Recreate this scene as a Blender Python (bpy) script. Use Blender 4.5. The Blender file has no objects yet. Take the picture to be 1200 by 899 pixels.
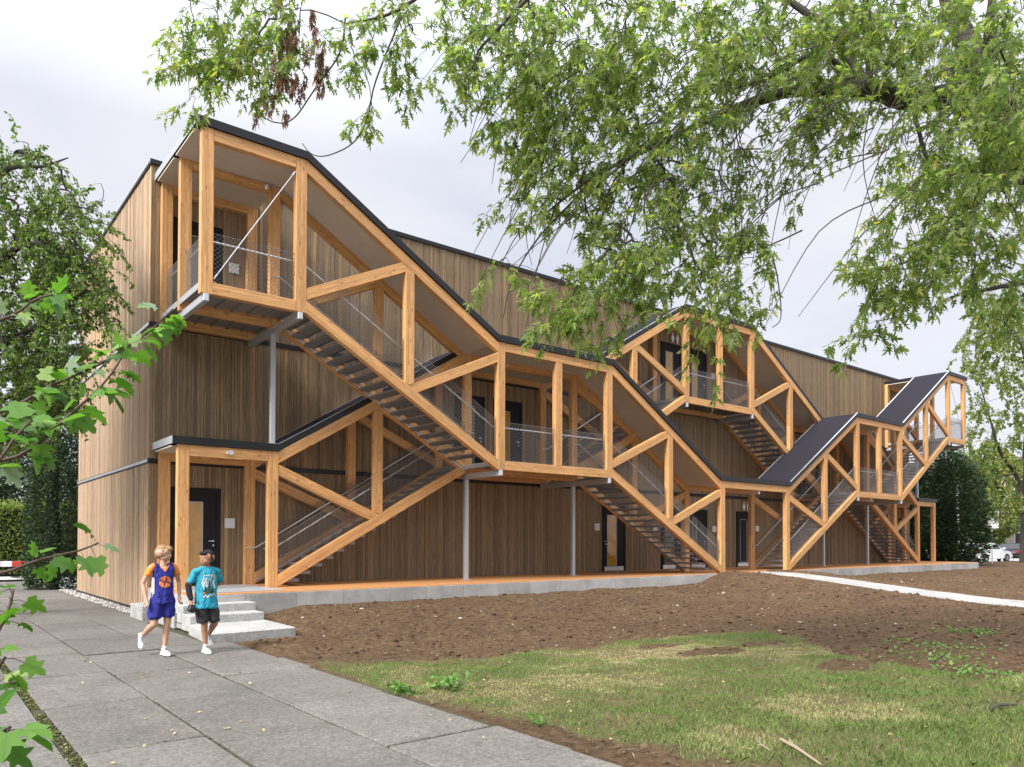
import bpy, bmesh, math, random
import numpy as np
from mathutils import Vector, Matrix, noise
from mathutils.bvhtree import BVHTree

random.seed(7)
RNG = np.random.default_rng(11)
S = bpy.context.scene
COL = S.collection
R = math.radians

# ------------------------------------------------------------------ camera
YAW, PITCH, ROLL, FPX, EYE = R(51.181), R(1.014), R(.117), 884.069, 1.5
_f = Vector((math.cos(YAW), math.sin(YAW), 0)); _r = Vector((math.sin(YAW), -math.cos(YAW), 0)); _u = Vector((0, 0, 1))
_f2 = _f * math.cos(PITCH) + _u * math.sin(PITCH); _u2 = _u * math.cos(PITCH) - _f * math.sin(PITCH)
_r3 = _r * math.cos(ROLL) + _u2 * math.sin(ROLL); _u3 = _u2 * math.cos(ROLL) - _r * math.sin(ROLL)
cam = bpy.data.cameras.new('camera'); camo = bpy.data.objects.new('camera', cam); COL.objects.link(camo)
cam.sensor_width = 36; cam.sensor_fit = 'HORIZONTAL'; cam.lens = 36 * FPX / 1200
cam.shift_y = (617.725 - 449.5) / 1200
cam.clip_start = .05; cam.clip_end = 2000
M = Matrix((_r3, _u3, -_f2)).transposed().to_4x4(); M.translation = (0, 0, EYE)
camo.matrix_world = M
S.camera = camo


def at(px, py, d):
    """a point of the place seen along one line of sight, d metres ahead"""
    return Vector((0, 0, EYE)) + (_f2 + _r3 * ((px - 600) / FPX) - _u3 * ((py - 617.725) / FPX)) * d


# ------------------------------------------------------------------ bookkeeping
def tag(o, label=None, cat=None, group=None, kind=None):
    if label: o['label'] = label
    if cat: o['category'] = cat
    if group: o['group'] = group
    if kind: o['kind'] = kind
    return o


def thing(name, label, cat, loc=(0, 0, 0), rz=0, group=None):
    o = bpy.data.objects.new(name, None); COL.objects.link(o)
    o.location = loc; o.rotation_euler = (0, 0, rz); o.empty_display_size = .1
    bpy.context.view_layer.update()
    return tag(o, label, cat, group)


def link(name, me, mat=None, parent=None, world=None):
    o = bpy.data.objects.new(name, me); COL.objects.link(o)
    if mat is not None:
        for m in (mat if isinstance(mat, (list, tuple)) else [mat]): me.materials.append(m)
    if world is not None: o.matrix_world = world
    if parent is not None:
        o.parent = parent
        # parents are things at known places: keep the world pose
        pw = parent.matrix_world.copy()
        o.matrix_parent_inverse = pw.inverted()
    return o


def obj(name, bm, mat=None, parent=None, smooth=False, world=None):
    me = bpy.data.meshes.new(name)
    bmesh.ops.recalc_face_normals(bm, faces=bm.faces)
    bm.to_mesh(me); bm.free()
    if smooth:
        me.polygons.foreach_set('use_smooth', [True] * len(me.polygons))
    return link(name, me, mat, parent, world)


def copy_tree(o, parent=None, **kw):
    c = o.copy(); COL.objects.link(c)
    if parent is not None: c.parent = parent
    for ch in list(o.children): copy_tree(ch, c)
    for k, v in kw.items(): c[k] = v
    return c


# ------------------------------------------------------------------ bmesh shapes
def bx(bm, x0, x1, y0, y1, z0, z1, bev=0):
    m = Matrix.Translation(((x0 + x1) / 2, (y0 + y1) / 2, (z0 + z1) / 2)) @ Matrix.Diagonal((abs(x1 - x0), abs(y1 - y0), abs(z1 - z0), 1))
    r = bmesh.ops.create_cube(bm, size=1, matrix=m)
    if bev:
        es = {e for v in r['verts'] for e in v.link_edges}
        bmesh.ops.bevel(bm, geom=list(es), offset=bev, segments=1, affect='EDGES', profile=.5)


def prism(bm, poly, axis, a, b, bev=0):
    """convex or concave outline (u,v) swept along axis 'y' (u=x,v=z), 'x' (u=y,v=z) or 'z' (u=x,v=y)"""
    def pt(u, v, w):
        return {'y': (u, w, v), 'x': (w, u, v), 'z': (u, v, w)}[axis]
    v0 = [bm.verts.new(pt(u, v, a)) for u, v in poly]; v1 = [bm.verts.new(pt(u, v, b)) for u, v in poly]
    n = len(poly); fs = [bm.faces.new(v0), bm.faces.new(v1[::-1])]
    for i in range(n): fs.append(bm.faces.new((v0[i], v1[i], v1[(i + 1) % n], v0[(i + 1) % n])))
    if bev:
        es = {e for f in fs for e in f.edges}
        bmesh.ops.bevel(bm, geom=list(es), offset=bev, segments=1, affect='EDGES', profile=.5)


def tube(bm, pts, rad, n=6, cap=True):
    pts = [Vector(p) for p in pts]
    if not isinstance(rad, (list, tuple)): rad = [rad] * len(pts)
    rings = []; prev = None
    for i, p in enumerate(pts):
        t = (pts[min(i + 1, len(pts) - 1)] - pts[max(i - 1, 0)])
        if t.length < 1e-9: t = Vector((0, 0, 1))
        t.normalize()
        if prev is None:
            a = t.cross(Vector((0, 0, 1)))
            if a.length < .1: a = t.cross(Vector((1, 0, 0)))
        else:
            a = prev - t * prev.dot(t)
            if a.length < 1e-6: a = t.cross(Vector((1, 0, .3)))
        a.normalize(); prev = a; b = t.cross(a)
        rings.append([bm.verts.new(p + (a * math.cos(k * 2 * math.pi / n) + b * math.sin(k * 2 * math.pi / n)) * rad[i]) for k in range(n)])
    for r0, r1 in zip(rings, rings[1:]):
        for k in range(n): bm.faces.new((r0[k], r0[(k + 1) % n], r1[(k + 1) % n], r1[k]))
    if cap and n > 2:
        bm.faces.new(rings[0][::-1]); bm.faces.new(rings[-1])


def lathe(bm, prof, c, axis='z', n=20):
    c = Vector(c); rings = []
    for r_, h in prof:
        ring = []
        for k in range(n):
            a = 2 * math.pi * k / n; u, v = r_ * math.cos(a), r_ * math.sin(a)
            ring.append(bm.verts.new(c + Vector({'z': (u, v, h), 'x': (h, u, v), 'y': (u, h, v)}[axis])))
        rings.append(ring)
    for r0, r1 in zip(rings, rings[1:]):
        for k in range(n): bm.faces.new((r0[k], r0[(k + 1) % n], r1[(k + 1) % n], r1[k]))
    bm.faces.new(rings[0][::-1]); bm.faces.new(rings[-1])


def raw_mesh(name, V, loops, starts, totals, mat, parent=None, smooth=False, attr=None):
    me = bpy.data.meshes.new(name)
    V = np.asarray(V, np.float32)
    me.vertices.add(len(V)); me.vertices.foreach_set('co', V.ravel())
    me.loops.add(len(loops)); me.loops.foreach_set('vertex_index', np.asarray(loops, np.int32))
    me.polygons.add(len(starts)); me.polygons.foreach_set('loop_start', np.asarray(starts, np.int32))
    if smooth: me.polygons.foreach_set('use_smooth', np.ones(len(starts), bool))
    if attr:
        for k, a in attr.items():
            at_ = me.attributes.new(k, 'FLOAT', 'POINT'); at_.data.foreach_set('value', np.asarray(a, np.float32))
    me.update(calc_edges=True); me.validate()
    return link(name, me, mat, parent)


def norm(a):
    return a / np.maximum(np.linalg.norm(a, axis=-1, keepdims=True), 1e-9)


def leaf_mesh(name, P, D, Nn, size, tmpl, mat, parent=None, extra=None):
    """one flat-ish leaf per point: tmpl rows (along, across, out)"""
    P = np.asarray(P, float); D = norm(np.asarray(D, float)); Nn = np.asarray(Nn, float)
    Nn = norm(Nn - D * np.sum(D * Nn, axis=1, keepdims=True)); B = np.cross(Nn, D)
    T = np.asarray(tmpl, float); k = len(T); n = len(P); s = np.asarray(size).reshape(-1, 1, 1)
    V = P[:, None, :] + s * (T[None, :, 0:1] * D[:, None, :] + T[None, :, 1:2] * B[:, None, :] + T[None, :, 2:3] * Nn[:, None, :])
    V = V.reshape(-1, 3)
    attr = None
    if extra is not None: attr = {'tone': np.repeat(np.asarray(extra), k)}
    return raw_mesh(name, V, np.arange(n * k), np.arange(n) * k, None, mat, parent, attr=attr)


# ------------------------------------------------------------------ materials
class NT:
    def __init__(self, m):
        self.t = m.node_tree; self.t.nodes.clear()
        self.out = self.n('ShaderNodeOutputMaterial')

    def n(self, ty, ins=None, **kw):
        d = self.t.nodes.new(ty)
        for k, v in kw.items(): setattr(d, k, v)
        for k, v in (ins or {}).items(): self.set(d, k, v)
        return d

    def set(self, d, k, v):
        s = d.inputs[k]
        if isinstance(v, bpy.types.NodeSocket): self.t.links.new(v, s)
        elif isinstance(v, bpy.types.Node): self.t.links.new(v.outputs[0], s)
        else: s.default_value = v

    def tex(self, vec, scale, detail=3, rough=.55, dist=0):
        return self.n('ShaderNodeTexNoise', {'Vector': vec, 'Scale': scale, 'Detail': detail, 'Roughness': rough, 'Distortion': dist}).outputs['Fac']

    def scl(self, vec, s, loc=(0, 0, 0)):
        return self.n('ShaderNodeMapping', {'Vector': vec, 'Scale': s, 'Location': loc}).outputs[0]

    def ramp(self, fac, stops):
        d = self.n('ShaderNodeValToRGB', {'Fac': fac}); e = d.color_ramp.elements
        while len(e) > 1: e.remove(e[-1])
        for i, (p, c) in enumerate(stops):
            el = e[0] if i == 0 else e.new(p)
            el.position = p; el.color = (c[0], c[1], c[2], 1) if isinstance(c, (tuple, list)) else (c, c, c, 1)
        return d.outputs['Color']

    def mix(self, fac, a, b, mode='MIX'):
        d = self.n('ShaderNodeMix', data_type='RGBA', blend_type=mode)
        for i, v in ((0, fac), (6, a), (7, b)):
            if isinstance(v, tuple) and len(v) == 3: v = (*v, 1)
            if isinstance(v, (bpy.types.NodeSocket)): self.t.links.new(v, d.inputs[i])
            else: d.inputs[i].default_value = v
        return d.outputs[2]

    def math(self, op, a, b=0., c=0.):
        d = self.n('ShaderNodeMath', operation=op)
        for i, v in enumerate((a, b, c)):
            if isinstance(v, bpy.types.NodeSocket): self.t.links.new(v, d.inputs[i])
            else: d.inputs[i].default_value = v
        return d.outputs[0]

    def obj(self): return self.n('ShaderNodeTexCoord').outputs['Object']
    def geo(self): return self.n('ShaderNodeNewGeometry')

    def bsdf(self, color, rough=.6, metal=0., bump=None, bstr=.3, bdist=.01, spec=.5, **kw):
        b = self.n('ShaderNodeBsdfPrincipled', {'Metallic': metal, 'Specular IOR Level': spec})
        self.set(b, 'Base Color', (*color, 1) if isinstance(color, tuple) else color)
        self.set(b, 'Roughness', rough)
        for k, v in kw.items(): self.set(b, k, v)
        if bump is not None:
            bp = self.n('ShaderNodeBump', {'Height': bump, 'Strength': bstr, 'Distance': bdist})
            self.t.links.new(bp.outputs[0], b.inputs['Normal'])
        return b

    def done(self, sh):
        self.t.links.new(sh.outputs[0] if isinstance(sh, bpy.types.Node) else sh, self.out.inputs['Surface'])


def new_mat(name):
    m = bpy.data.materials.new(name); m.use_nodes = True
    return m, NT(m)


def hsv_var(N, col, fac_rand, amt=.15):
    v = N.math('MULTIPLY_ADD', fac_rand, amt * 2, 1 - amt)
    h = N.n('ShaderNodeHueSaturation', {'Color': col, 'Value': v})
    return h.outputs[0]


def m_timber():
    m, N = new_mat('spruce_timber'); o = N.obj(); rnd = N.n('ShaderNodeObjectInfo').outputs['Random']
    off = N.n('ShaderNodeCombineXYZ', {'X': N.math('MULTIPLY', rnd, 37.), 'Y': N.math('MULTIPLY', rnd, 13.), 'Z': 0.}).outputs[0]
    sep = N.n('ShaderNodeSeparateXYZ', {'Vector': o})
    lam = N.math('FLOOR', N.math('MULTIPLY_ADD', sep.outputs['Z'], 25., 0.5))
    lamr = N.n('ShaderNodeTexWhiteNoise', {'Vector': N.n('ShaderNodeCombineXYZ', {'X': lam, 'Y': N.math('MULTIPLY', rnd, 91.), 'Z': N.math('FLOOR', N.math('MULTIPLY_ADD', N.math('MULTIPLY', lam, .37), 1., N.math('MULTIPLY', sep.outputs['X'], .4)))}).outputs[0]}, noise_dimensions='3D').outputs['Value']
    v = N.n('ShaderNodeVectorMath', {0: o, 1: off}, operation='ADD').outputs[0]
    grain = N.tex(N.scl(v, (1.1, 26, 26)), 3.0, 4, .6, .6)
    col = N.ramp(grain, [(.28, (.40, .178, .056)), (.5, (.64, .332, .118)), (.72, (.79, .48, .205))])
    col = hsv_var(N, col, lamr, .17)
    gl = N.math('FRACT', N.math('MULTIPLY_ADD', sep.outputs['Z'], 25., 0.5)); gl = N.ramp(gl, [(0., 1.), (.07, 0.), (.93, 0.), (1., 1.)])
    col = N.mix(N.math('MULTIPLY', gl, .32), col, (.27, .12, .04))
    kn = N.n('ShaderNodeTexVoronoi', {'Vector': N.scl(v, (2.6, 8.5, 8.5)), 'Scale': 1.0, 'Randomness': 1.})
    kmask = N.ramp(kn.outputs['Distance'], [(.07, 1.), (.16, 0.)])
    col = N.mix(N.math('MULTIPLY', kmask, .8), col, (.16, .06, .022))
    drt = N.ramp(N.tex(v, .9, 4), [(.35, 0.), (.75, 1.)])
    col = N.mix(N.math('MULTIPLY', drt, .34), col, (.36, .20, .095))
    N.done(N.bsdf(col, .55, bump=grain, bstr=.12, bdist=.004)); return m


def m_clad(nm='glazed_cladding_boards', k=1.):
    m, N = new_mat(nm); o = N.obj(); g = N.geo(); isl = g.outputs['Random Per Island']
    off = N.n('ShaderNodeCombineXYZ', {'X': N.math('MULTIPLY', isl, 43.), 'Y': N.math('MULTIPLY', isl, 17.), 'Z': N.math('MULTIPLY', isl, 29.)}).outputs[0]
    v = N.n('ShaderNodeVectorMath', {0: o, 1: off}, operation='ADD').outputs[0]
    grain = N.tex(N.scl(v, (13, 13, .8)), 2.2, 5, .62, 1.1)
    fine = N.tex(N.scl(v, (70, 70, 2.)), 2., 2, .6)
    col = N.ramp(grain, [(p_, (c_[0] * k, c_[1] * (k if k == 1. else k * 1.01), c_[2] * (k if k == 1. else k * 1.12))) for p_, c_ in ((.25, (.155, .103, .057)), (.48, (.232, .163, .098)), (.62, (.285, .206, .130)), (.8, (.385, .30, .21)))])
    tint = N.ramp(isl, [(0., (.68, .66, .64)), (.3, (.88, .87, .86)), (.6, (1., 1., 1.)), (.88, (1.12, 1.09, 1.02)), (1., (1.38, 1.25, .96))])
    col = N.mix(1., col, tint, 'MULTIPLY')
    col = hsv_var(N, col, fine, .16)
    N.done(N.bsdf(col, .7, bump=grain, bstr=.25, bdist=.004, spec=.3)); return m


def m_plain(name, col, rough=.6, metal=0., nscale=6., amt=.12, bstr=.0, bscale=40., spec=.5):
    m, N = new_mat(name); o = N.obj()
    n1 = N.tex(o, nscale, 5, .6)
    c = hsv_var(N, N.n('ShaderNodeRGB').outputs[0], n1, amt)
    N.t.nodes[[d.name for d in N.t.nodes if d.bl_idname == 'ShaderNodeRGB'][0]].outputs[0].default_value = (*col, 1)
    rr = N.math('MULTIPLY_ADD', n1, .25, rough - .12)
    N.done(N.bsdf(c, rr, metal, bump=N.tex(o, bscale, 4) if bstr else None, bstr=bstr, bdist=.01, spec=spec)); return m


def m_leaf(name, stops, trans=.35, rough=.45, tone=False, tcol=None):
    m, N = new_mat(name); isl = N.geo().outputs['Random Per Island']
    col = N.ramp(isl, stops)
    b = N.bsdf(col, rough, spec=.35)
    tr = N.n('ShaderNodeBsdfTranslucent', {'Color': N.mix(1., col, tcol or (1.5, 1.7, .7), 'MULTIPLY')})
    mx = N.n('ShaderNodeMixShader', {0: trans, 1: b.outputs[0], 2: tr.outputs[0]})
    N.done(mx); return m


def m_concrete(name, col, nsc=3., spots=.5, bstr=.35):
    m, N = new_mat(name); o = N.obj(); isl = N.geo().outputs['Random Per Island']
    n1 = N.math('MULTIPLY_ADD', N.tex(o, nsc, 6, .7), .65, N.math('MULTIPLY', N.tex(o, nsc * .35, 4, .6), .35)); n2 = N.tex(o, 34, 5, .75); n3 = N.tex(o, 150, 3, .75)
    n1 = N.ramp(n1, [(.36, 0.), (.64, 1.)]); nm_ = N.ramp(N.tex(o, 11, 5, .75), [(.35, 0.), (.65, 1.)])
    c = N.mix(n1, tuple(x * .74 for x in col), tuple(x * 1.22 for x in col))
    c = N.mix(N.math('MULTIPLY', nm_, spots * .5), c, tuple(x * .58 for x in col))
    ag = N.n('ShaderNodeTexVoronoi', {'Vector': o, 'Scale': 52.}).outputs['Color']; ag = N.n('ShaderNodeSeparateColor', {'Color': ag}).outputs[0]
    c = hsv_var(N, c, ag, .33 * min(1, spots))
    c = N.mix(N.math('MULTIPLY', N.ramp(n2, [(.5, 0.), (.7, 1.)]), spots), c, tuple(x * .55 for x in col))
    c = N.mix(N.math('MULTIPLY', N.ramp(n3, [(.58, 0.), (.68, 1.)]), spots * .8), c, tuple(min(1, x * 1.7) for x in col))
    c = hsv_var(N, c, isl, .12)
    N.done(N.bsdf(c, .85, bump=N.math('ADD', n2, N.math('MULTIPLY', n3, .6)), bstr=bstr, bdist=.006, spec=.25)); return m


def m_soil():
    m, N = new_mat('raked_topsoil'); o = N.obj()
    n1 = N.tex(o, .55, 4, .6); n2 = N.tex(o, 9, 6, .7); n3 = N.tex(o, 55, 5, .75)
    c = N.ramp(n2, [(.3, (.052, .033, .018)), (.5, (.108, .070, .041)), (.7, (.17, .114, .069))])
    c = N.mix(N.ramp(n1, [(.4, 0.), (.7, 1.)]), c, N.mix(1., c, (1.25, 1.22, 1.2), 'MULTIPLY'))
    c = hsv_var(N, c, n3, .35)
    peb = N.n('ShaderNodeTexVoronoi', {'Vector': o, 'Scale': 17.})
    pm = N.math('MULTIPLY', N.ramp(peb.outputs['Distance'], [(.10, 1.), (.16, 0.)]), N.ramp(N.n('ShaderNodeSeparateColor', {'Color': peb.outputs['Color']}).outputs[0], [(.9, 0.), (.93, 1.)]))
    c = N.mix(pm, c, (.42, .38, .33))
    gr = N.n('ShaderNodeAttribute', attribute_name='grass').outputs['Fac']
    base = N.ramp(N.tex(o, 24, 4), [(.3, (.09, .085, .035)), (.7, (.20, .17, .085))])
    c = N.mix(N.math('MULTIPLY', gr, .85), c, base)
    N.done(N.bsdf(c, .95, bump=N.math('ADD', N.math('MULTIPLY', n2, .8), n3), bstr=.9, bdist=.035, spec=.1)); return m


def m_glass(name, col, rough=.04):
    m, N = new_mat(name); o = N.obj()
    c = N.mix(N.ramp(N.tex(o, 2.2, 3), [(.35, 0.), (.7, 1.)]), tuple(x * .7 for x in col), col)
    N.done(N.bsdf(c, rough, 0., spec=.8)); return m


TIMBER = m_timber(); CLAD = m_clad(); CLAD_LIT = m_clad('sunlit_cladding_boards', 1.66)  # side wall gets a lightened copy of the cladding, sunlight painted into its colour
CEIL = m_plain('ceiling_board', (.56, .48, .39), .75, 0, 2.2, .16)
MEMB = m_plain('roofing_membrane', (.021, .0195, .026), .92, 0, 9, .3, .3, 160, spec=.12)
FASC = m_plain('dark_fascia_metal', (.011, .0105, .0125), .42, .0, 3, .2, spec=.4)
ALU = m_plain('bright_aluminium', (.74, .75, .77), .38, .85, 5, .06)
GALV = m_plain('galvanised_steel', (.50, .52, .55), .48, .55, 22, .16)
GRATE = m_plain('grating_steel', (.25, .25, .255), .5, .25, 18, .3)
WIRE = m_plain('stainless_wire', (.20, .20, .205), .5, .2, 4, .05)
RAIL = m_plain('stainless_tube', (.62, .62, .63), .32, .8, 4, .05)
BLACK = m_plain('black_door_lacquer', (.009, .009, .010), .55, 0, 4, .2, spec=.25)
BACK = m_plain('dark_backing', (.018, .014, .011), .9, 0, 4, .2)
SIGN = m_plain('pale_sign_plate', (.60, .61, .62), .4, .1, 4, .05)
WHITE = m_plain('white_vinyl', (.8, .8, .8), .5, 0, 4, .03)
PLINTH = m_concrete('plinth_concrete', (.40, .39, .375), 1.6, .16, .12)
STEPC = m_concrete('rough_step_concrete', (.37, .37, .355), 4., .6, .8)
STEPSIDE = m_concrete('broken_step_side', (.40, .40, .385), 7., .7, 1.)
SLABC = m_concrete('washed_concrete_slab', (.166, .155, .139), 1.3, .95, .9)
RAMPC = m_concrete('new_pale_slab', (.36, .35, .33), 2., .35, .35)
DECK = m_plain('larch_deck_board', (.46, .215, .078), .6, 0, 5, .25)
SOIL = m_soil()
MOSS = m_plain('mossy_joint', (.045, .045, .018), .95, 0, 9, .6, .8, 60)
ASPH = m_plain('pale_asphalt', (.30, .295, .285), .9, 0, .6, .15, .3, 120)
OCHRE = m_glass('ochre_glass', (.56, .30, .055))
DGLASS = m_glass('dark_reflecting_glass', (.10, .085, .07), .03)
BARK = m_plain('maple_bark', (.045, .037, .03), .9, 0, 14, .4, .7, 40)
TWIG = m_plain('young_twig', (.065, .035, .022), .7, 0, 14, .3)

# ------------------------------------------------------------------ world and sun
SUN_AZ, SUN_EL = R(191), R(40)          # direction the light comes from, measured from +X towards +Y
w = bpy.data.worlds.new('World'); S.world = w; w.use_nodes = True
t = w.node_tree; t.nodes.clear()


def wn(ty, ins=None, **kw):
    d = t.nodes.new(ty)
    for k, v in kw.items(): setattr(d, k, v)
    for k, v in (ins or {}).items():
        if isinstance(v, bpy.types.NodeSocket): t.links.new(v, d.inputs[k])
        else: d.inputs[k].default_value = v
    return d


sky = wn('ShaderNodeTexSky', sky_type='NISHITA'); sky.sun_disc = False
sky.sun_elevation = SUN_EL; sky.sun_rotation = math.pi / 2 - SUN_AZ
tc = wn('ShaderNodeTexCoord').outputs['Generated']
mp = wn('ShaderNodeMapping', {'Vector': tc, 'Scale': (1.0, 1.0, 2.4)}).outputs[0]
cl = wn('ShaderNodeTexNoise', {'Vector': mp, 'Scale': 2.3, 'Detail': 5., 'Roughness': .52, 'Distortion': .35}).outputs['Fac']
cr = wn('ShaderNodeValToRGB', {'Fac': cl}); e = cr.color_ramp.elements
e[0].position = .30; e[0].color = (4.7, 5.0, 5.75, 1); e[1].position = .68; e[1].color = (6.25, 6.25, 6.45, 1); em = e.new(.48); em.color = (5.7, 5.8, 6.3, 1)
cover = wn('ShaderNodeMix', {0: .93, 6: sky.outputs[0], 7: cr.outputs[0]}, data_type='RGBA').outputs[2]
zz = wn('ShaderNodeSeparateXYZ', {'Vector': tc}).outputs['Z']
zc = wn('ShaderNodeMath', {0: zz, 1: 0.}, operation='MAXIMUM').outputs[0]
el = wn('ShaderNodeMapRange', {0: zc, 1: .45, 2: 1., 3: 1., 4: 3.5}).outputs[0]      # an overcast sky is brighter overhead
hor = wn('ShaderNodeVectorMath', {0: cover}, operation='SCALE'); t.links.new(el, hor.inputs['Scale'])
bg = wn('ShaderNodeBackground', {'Color': hor.outputs[0], 'Strength': .1})
wo = wn('ShaderNodeOutputWorld', {'Surface': bg.outputs[0]})

sl = bpy.data.lights.new('sun', 'SUN'); sl.energy = 4.3; sl.angle = R(22); sl.color = (1, .965, .92)
so = bpy.data.objects.new('sun', sl); COL.objects.link(so)
sd = Vector((math.cos(SUN_AZ) * math.cos(SUN_EL), math.sin(SUN_AZ) * math.cos(SUN_EL), math.sin(SUN_EL)))
so.rotation_euler = sd.to_track_quat('Z', 'Y').to_euler(); so.location = sd * 60

S.view_settings.view_transform = 'Standard'; S.view_settings.look = 'None'
S.view_settings.exposure = 0.62; S.view_settings.gamma = 1
S.cycles.use_denoising = True
S.cycles.max_bounces = 8; S.cycles.transparent_max_bounces = 8

# ------------------------------------------------------------------ key dimensions (metres)
P = dict(P1=4.725, P2=6.683, P3=9.393, P4=12.154, P5=14.177, P6=16.186, P7=18.94, P8=21.68, PM=23.66, P9=25.682,
         P10=28.421, P11=31.024, P12=32.979, P13=34.954, P14=37.667, P15=40.215, P16=42.092)     # right faces of the posts
Y2, Y1, Y0, YW = 15.399, 16.885, 18.352, 18.52
D = .419
B = {1: 3.332, 2: 6.393}; RT = {0: 3.534, 1: 6.663, 2: 9.72}
ZR, BE1, BE2 = 10.21, 3.354, 6.486
PW, PD, CH = .24, .155, .235
CX0, CX1, CYB = 4.295, 42.83, 27.43
GZ = -.2


def bot(k): return D if k == 0 else B[k]


# ------------------------------------------------------------------ school building
school = thing('school_building', 'three storey school pavilion clad in upright brown timber boards', 'building', ((CX0 + CX1) / 2, YW, D))
rb = random.Random(3)


def boards(bm, u0, u1, z0, z1, holes, put):
    """upright boards of uneven width with open joints, cut round the openings"""
    u = u0
    while u < u1 - .02:
        wd = rb.choice([.045, .058, .058, .07, .07, .085, .10]); v = min(u + wd, u1)
        segs = [(z0, z1)]
        for (a, b, c, d) in holes:
            if v > a and u < b:
                ns = []
                for (s, e_) in segs:
                    if c > s: ns.append((s, min(e_, c)))
                    if d < e_: ns.append((max(s, d), e_))
                segs = [q for q in ns if q[1] - q[0] > .02]
        dep = rb.choice([0, 0, .004, .008])
        for (s, e_) in segs: put(bm, u, v - .007, s, e_, dep)
        u = v


DOORS0 = [(4.78, 5.88, 2.73), (18.97, 20.12, 2.73), (22.1, 23.2, 2.73), (23.78, 24.86, 2.73), (26.86, 27.95, 2.73), (41.2, 42.3, 2.73)]
DOORS1 = [(12.72, 13.82, 5.89), (14.2, 15.3, 5.89), (31.6, 32.7, 5.89), (33.1, 34.2, 5.89)]
DOORS2 = [(4.78, 5.88, 9.02), (22.1, 23.24, 9.02), (23.78, 24.84, 9.02), (41.2, 42.3, 9.02)]
FL = {0: D, 1: B[1] + CH, 2: B[2] + CH}
holes = {0: [(a, b, FL[0] - .2, c) for a, b, c in DOORS0], 1: [(a, b, FL[1], c) for a, b, c in DOORS1], 2: [(a, b, FL[2], c) for a, b, c in DOORS2]}
rows = [(-.1 + .45, BE1 - .115, holes[0]), (BE1 + .0, BE2 - .115, holes[1]), (BE2, ZR - .12, holes[2])]
bm = bmesh.new()
for z0, z1, hs in rows:
    boards(bm, CX0, CX1, z0, z1, hs, lambda b, u, v, s, e_, d: bx(b, u, v, YW - .0 - d * .0 + d - .008, YW + .03, s, e_))
front = obj('front_wall', bm, CLAD, school)
bm = bmesh.new()
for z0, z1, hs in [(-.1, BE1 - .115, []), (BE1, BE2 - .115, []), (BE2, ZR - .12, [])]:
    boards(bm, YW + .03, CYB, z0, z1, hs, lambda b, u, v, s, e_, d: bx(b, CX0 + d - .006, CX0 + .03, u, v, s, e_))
obj('side_wall', bm, CLAD_LIT, school)
bm = bmesh.new()                                                     # the solid body behind the open-jointed boards
bx(bm, CX0 + .031, CX1, YW + .031, CYB, -.12, ZR - .14)
core = obj('wall_core', bm, BACK, school)
bm = bmesh.new(); bx(bm, CX0 + .02, CX1 + .02, YW + .02, CYB + .03, ZR - .139, ZR - .03)
obj('flat_roof', bm, MEMB, school)
for nm, z1 in (('roof_coping', ZR), ('belt_course', BE1 - .001), ('belt_course', BE2 - .001)):
    bm = bmesh.new(); h = .12 if nm == 'roof_coping' else .113
    o_ = .045 if nm == 'roof_coping' else .022
    bx(bm, CX0 - o_, CX1 + o_, YW - o_ - .008, YW + .30, z1 - h, z1, .006)
    bx(bm, CX0 - o_, CX0 + .30, YW + .301, CYB + .03, z1 - h, z1, .006)
    t_ = obj(nm, bm, FASC, school)
    bm = bmesh.new()
    if nm == 'belt_course': bx(bm, CX0 - o_ - .012, CX0 - o_ + .002, YW + .02, CYB + .01, z1 - .085, z1 - .02)
    else: bx(bm, CX0 - o_ - .004, CX0 - o_ + .002, YW - .04, CYB + .01, z1 - .06, z1 - .004)
    obj('drip_edge', bm, ALU if nm == 'belt_course' else GALV, t_)
bm = bmesh.new(); bx(bm, CX0 - .012, CX0 + .03, YW + .01, CYB, -.22, -.102); obj('base_strip', bm, FASC, school)


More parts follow.
